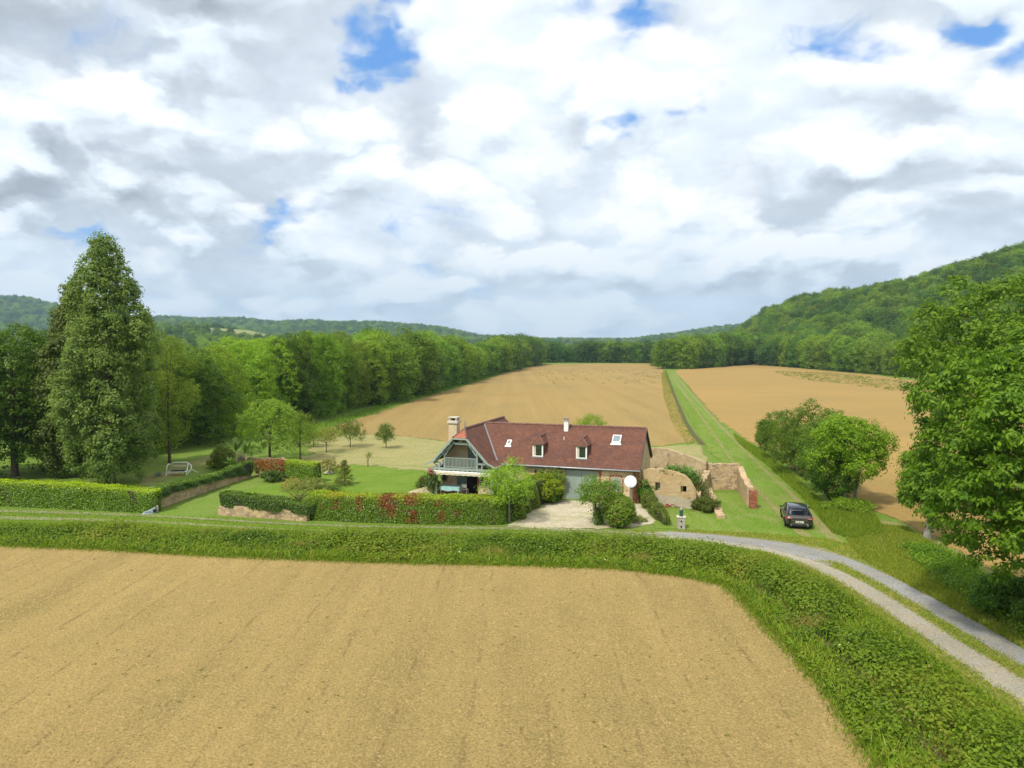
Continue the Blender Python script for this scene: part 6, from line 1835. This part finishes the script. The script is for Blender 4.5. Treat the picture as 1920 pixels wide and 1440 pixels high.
# grey rock by the conifer
mb = MB(); rg = np.random.default_rng(8)
mb.lathe([(.5, 0), (.55, .15), (.42, .32), (.15, .40)], (0, 0, 0), 9)
mb.v = [(a + rg.normal(0, .05), b + rg.normal(0, .05), c) for a, b, c in mb.v]
x, y = P(617, 889); tag(mb.build('garden_rock', M['grey_stone'], None, (x, y, 0)), 'brown-grey boulder on the grass left of the conifer', 'rock')
# distant farm buildings
def far_house(px, py, Y, w, label, n=1):
    x = pix_ray(px, py).x * Y / pix_ray(px, py).y; z = float(height(x, Y)); t = empty('distant_house', (x, Y, z), .2, label, 'house')
    MB().box(-w / 2, w / 2, -4, 4, -3, 7).build('wall', M['white'], t)
    mb = MB(); mb.slab([(-w / 2 - .5, -4.6, 6.8), (w / 2 + .5, -4.6, 6.8), (w / 2 + .5, 0, 9.8), (-w / 2 - .5, 0, 9.8)], .3); mb.slab([(-w / 2 - .5, 0, 9.8), (w / 2 + .5, 0, 9.8), (w / 2 + .5, 4.6, 6.8), (-w / 2 - .5, 4.6, 6.8)], .3); mb.build('roof', M['terracotta'], t)
    mb = MB()
    for i in range(3): mb.box(-w / 2 + w * (i + .5) / 3 - .6, -w / 2 + w * (i + .5) / 3 + .6, -4.05, -3.99, 3.5, 5.2)
    mb.build('window', M['dark'], t)
far_house(868, 638, 1500, 16, 'tiny white house on the far slope above the left tree row')
far_house(885, 640, 1540, 13, 'tiny white house just right of the other far house')

# ---------------------------------------------------------------- car
def build_car():
    x, y = P(1498, 989)
    cx, cy = x + .60, y + 1.9
    t = empty('parked_car', (19.75 * 1.0 + .0, 53.0, 0), -R(15.0), 'dark bronze grey hatchback parked with its back to us beside the track', 'car')
    # rear-left wheel contact from the photograph fixes the place
    rl = Vector((*P(1474, 987), 0)); yaw = -R(15.0)
    loc_rl = Vector((-.80, -1.38, 0)); c, s = math.cos(yaw), math.sin(yaw)
    t.location = (rl.x - (loc_rl.x * c - loc_rl.y * s), rl.y - (loc_rl.x * s + loc_rl.y * c), 0)
    # stations front (+y) to rear (-y): y, half width, z sill, z belt, half width at belt, roof half width, roof z
    st = [(-2.26, .70, .36, .80, .66), (-2.22, .84, .30, .92, .80), (-2.05, .90, .27, 1.02, .84), (-1.6, .93, .24, 1.02, .86), (-.9, .94, .24, .98, .87), (0.0, .94, .24, .95, .87), (.9, .94, .24, .93, .87),
          (1.45, .92, .25, .90, .84), (1.95, .86, .27, .80, .76), (2.2, .76, .32, .66, .66), (2.28, .62, .38, .58, .56)]
    mb = MB(); vs = []; K = 12
    for (yy, hw, z0, z1, tw) in st:
        zm = z0 + (z1 - z0) * .55
        ring_ = [(-hw * .86, z0), (-hw * .97, z0 + .08), (-hw, zm), (-hw * .985, z0 + (z1 - z0) * .8), (-tw, z1 - .02), (-tw * .85, z1 + .015), (tw * .85, z1 + .015), (tw, z1 - .02), (hw * .985, z0 + (z1 - z0) * .8), (hw, zm), (hw * .97, z0 + .08), (hw * .86, z0)]
        vs += [(a, yy, b) for a, b in ring_]
    fs = [(i * K + j, i * K + (j + 1) % K, (i + 1) * K + (j + 1) % K, (i + 1) * K + j) for i in range(len(st) - 1) for j in range(K)]
    fs += [tuple(range(K)), tuple(reversed(range((len(st) - 1) * K, len(st) * K)))]
    mb.add(vs, fs); body = mb.build('body', M['car'], t, smooth=True); sd = body.modifiers.new('s', 'SUBSURF'); sd.levels = sd.render_levels = 2
    # greenhouse: glass shell, then a roof panel on top
    gh = [(-2.02, .78, 1.02, .70, 1.06), (-1.55, .84, 1.02, .66, 1.30), (-.9, .85, .98, .62, 1.43), (-.1, .85, .95, .62, 1.47), (.45, .84, .94, .62, 1.41), (1.25, .80, .92, .70, .97)]
    vs = []; mb = MB(); K = 6
    for yy, bw, bz, tw, tz in gh: vs += [(-bw, yy, bz - .04), (-bw * .5 - tw * .5, yy, (bz + tz) / 2), (-tw, yy, tz - .03), (tw, yy, tz - .03), (bw * .5 + tw * .5, yy, (bz + tz) / 2), (bw, yy, bz - .04)]
    fs = [(i * K + j, i * K + j + 1, (i + 1) * K + j + 1, (i + 1) * K + j) for i in range(len(gh) - 1) for j in range(K - 1)] + [tuple(range(K))]
    mb.add(vs, fs); w_ = mb.build('windows', M['glass_car'], t, smooth=True)
    mb = MB(); rf = [(-1.42, .60, 1.352), (-.9, .61, 1.435), (-.1, .61, 1.47), (.42, .60, 1.42)]
    vs = []
    for yy, tw, tz in rf: vs += [(-tw - .03, yy, tz - .05), (-tw * .8, yy, tz + .0), (0, yy, tz + .02), (tw * .8, yy, tz), (tw + .03, yy, tz - .05)]
    mb.add(vs, [(i * 5 + j, i * 5 + j + 1, (i + 1) * 5 + j + 1, (i + 1) * 5 + j) for i in range(3) for j in range(4)]); ro = mb.build('roof_panel', M['glass_car'], t, smooth=True)
    so = ro.modifiers.new('t', 'SOLIDIFY'); so.thickness = .03
    mb = MB()
    for s_ in (-1, 1):
        mb.bar((s_ * .84, -1.98, 1.02), (s_ * .68, -1.50, 1.31), .07, .04); mb.bar((s_ * .68, -1.50, 1.31), (s_ * .645, -.9, 1.43), .05, .04); mb.bar((s_ * .645, -.9, 1.43), (s_ * .645, -.1, 1.46), .04, .04)
        mb.bar((s_ * .645, -.1, 1.46), (s_ * .65, .45, 1.40), .04, .04); mb.bar((s_ * .65, .45, 1.40), (s_ * .80, 1.25, .94), .05, .04); mb.bar((s_ * .87, -.15, .95), (s_ * .655, -.15, 1.44), .05, .04)
        mb.bar((s_ * .885, -1.7, 1.01), (s_ * .875, 1.2, .94), .02, .025)
    mb.build('window_pillar', M['car'], t)
    mb = MB(); mb.bar((-.60, -1.62, 1.345), (.60, -1.62, 1.345), .20, .035, up=(0, .3, 1)); mb.build('spoiler', M['black'], t)
    for s_ in (-1, 1):
        for yy in (-1.38, 1.42):
            wh = empty('wheel', (s_ * .80, yy, .33)); wh.parent = t; wh.rotation_euler = (0, R(90), 0)
            MB().lathe([(.20, -.11), (.31, -.115), (.335, -.07), (.335, .07), (.31, .115), (.20, .11)], (0, 0, 0), 28).build('tyre', M['tyre'], wh, smooth=True)
            rm = MB().lathe([(.21, -.10), (.215, -.06), (.215, .06), (.21, .10)], (0, 0, 0), 24)
            for k in range(5):
                a = k * 1.2566; rm.bar((0, 0, s_ * .105), (.2 * math.cos(a), .2 * math.sin(a), s_ * .11), .05, .02)
            rm.build('rim', M['rim'], wh)
        # black tube put in for the shadow gap round each wheel
        mb = MB()
        for yy in (-1.38, 1.42): mb.lathe([(.385, -.02), (.385, .02)], (0, 0, 0), 24) if False else mb.tube([(s_ * .932 + .36 * 0, yy + .37 * math.cos(a), .33 + .37 * math.sin(a)) for a in np.linspace(-.1, math.pi + .1, 14)], .028, 6)
        mb.build('wheel_arch_shadow', M['black'], t)
        tl_ = MB(); tl_.add([(s_ * .90, -1.95, .88), (s_ * .86, -2.17, .90), (s_ * .50, -2.275, .86), (s_ * .50, -2.28, .77), (s_ * .87, -2.20, .74), (s_ * .93, -1.98, .76)] +
                            [(s_ * .86, -1.93, .88), (s_ * .80, -2.10, .90), (s_ * .50, -2.2, .86), (s_ * .50, -2.2, .77), (s_ * .80, -2.12, .74), (s_ * .86, -1.95, .76)],
                            [(0, 1, 4, 5), (1, 2, 3, 4), (6, 11, 10, 7), (7, 10, 9, 8), (0, 6, 7, 1), (1, 7, 8, 2), (2, 8, 9, 3), (3, 9, 10, 4), (4, 10, 11, 5), (5, 11, 6, 0)])
        l_ = tl_.build('taillight', M['red_lamp'], t)
        MB().bar((s_ * .80, -2.235, .82), (s_ * .55, -2.292, .82), .02, .035).build('reflector', M['pink_lamp'], l_)
        MB().box(s_ * .98 - .10, s_ * .98 + .10, .82, .92, .93, 1.07).build('wing_mirror', M['car'], t, bevel=.03)
        MB().tube([(s_ * .56, -2.20, .335), (s_ * .56, -2.31, .335)], .055, 10).build('exhaust_tip', M['chrome'], t)
    MB().box(-.26, .26, -2.305, -2.285, .515, .63).build('number_plate', M['white'], t)
    np_ = [o for o in t.children if o.name.startswith('number_plate')][0]
    q = MB()
    for k, xx in enumerate((-.19, -.145, -.06, -.015, .03, .12, .165)): q.box(xx - .016, xx + .016, -2.309, -2.3052, .535, .61)
    q.build('plate_characters', M['black'], np_)
    MB().box(-.42, .42, -2.30, -2.25, .485, .505).box(-.5, .5, -2.298, -2.25, .655, .675).build('bumper_trim', M['chrome'], t)
    MB().box(-.62, .62, -2.29, -2.22, .25, .40).build('diffuser', M['black'], t, bevel=.03)
    MB().box(-.78, .78, -2.0, 2.0, .14, .26).build('underbody', M['black'], t)
    MB().bar((-.32, -2.0, 1.09), (.30, -2.03, 1.075), .02, .015).build('rear_wiper', M['black'], t)


build_car()

# ---------------------------------------------------------------- air: even pale haze round the camera and the whole scene
def build_haze():
    m = bpy.data.materials.new('haze'); m.use_nodes = True; m.node_tree.nodes.clear(); t = NT(m.node_tree)
    o = t.new('ShaderNodeOutputMaterial'); v = t.new('ShaderNodeVolumePrincipled'); v.inputs['Color'].default_value = (.50, .74, 1.0, 1)
    v.inputs['Density'].default_value = HAZE; v.inputs['Anisotropy'].default_value = .2
    t.link(v.outputs[0], o.inputs['Volume'])
    h = MB().box(-3700, 3700, -3700, 3700, -2, 260).build('haze', m)
    tag(h, kind='stuff')
HAZE = 0.00012
build_haze()
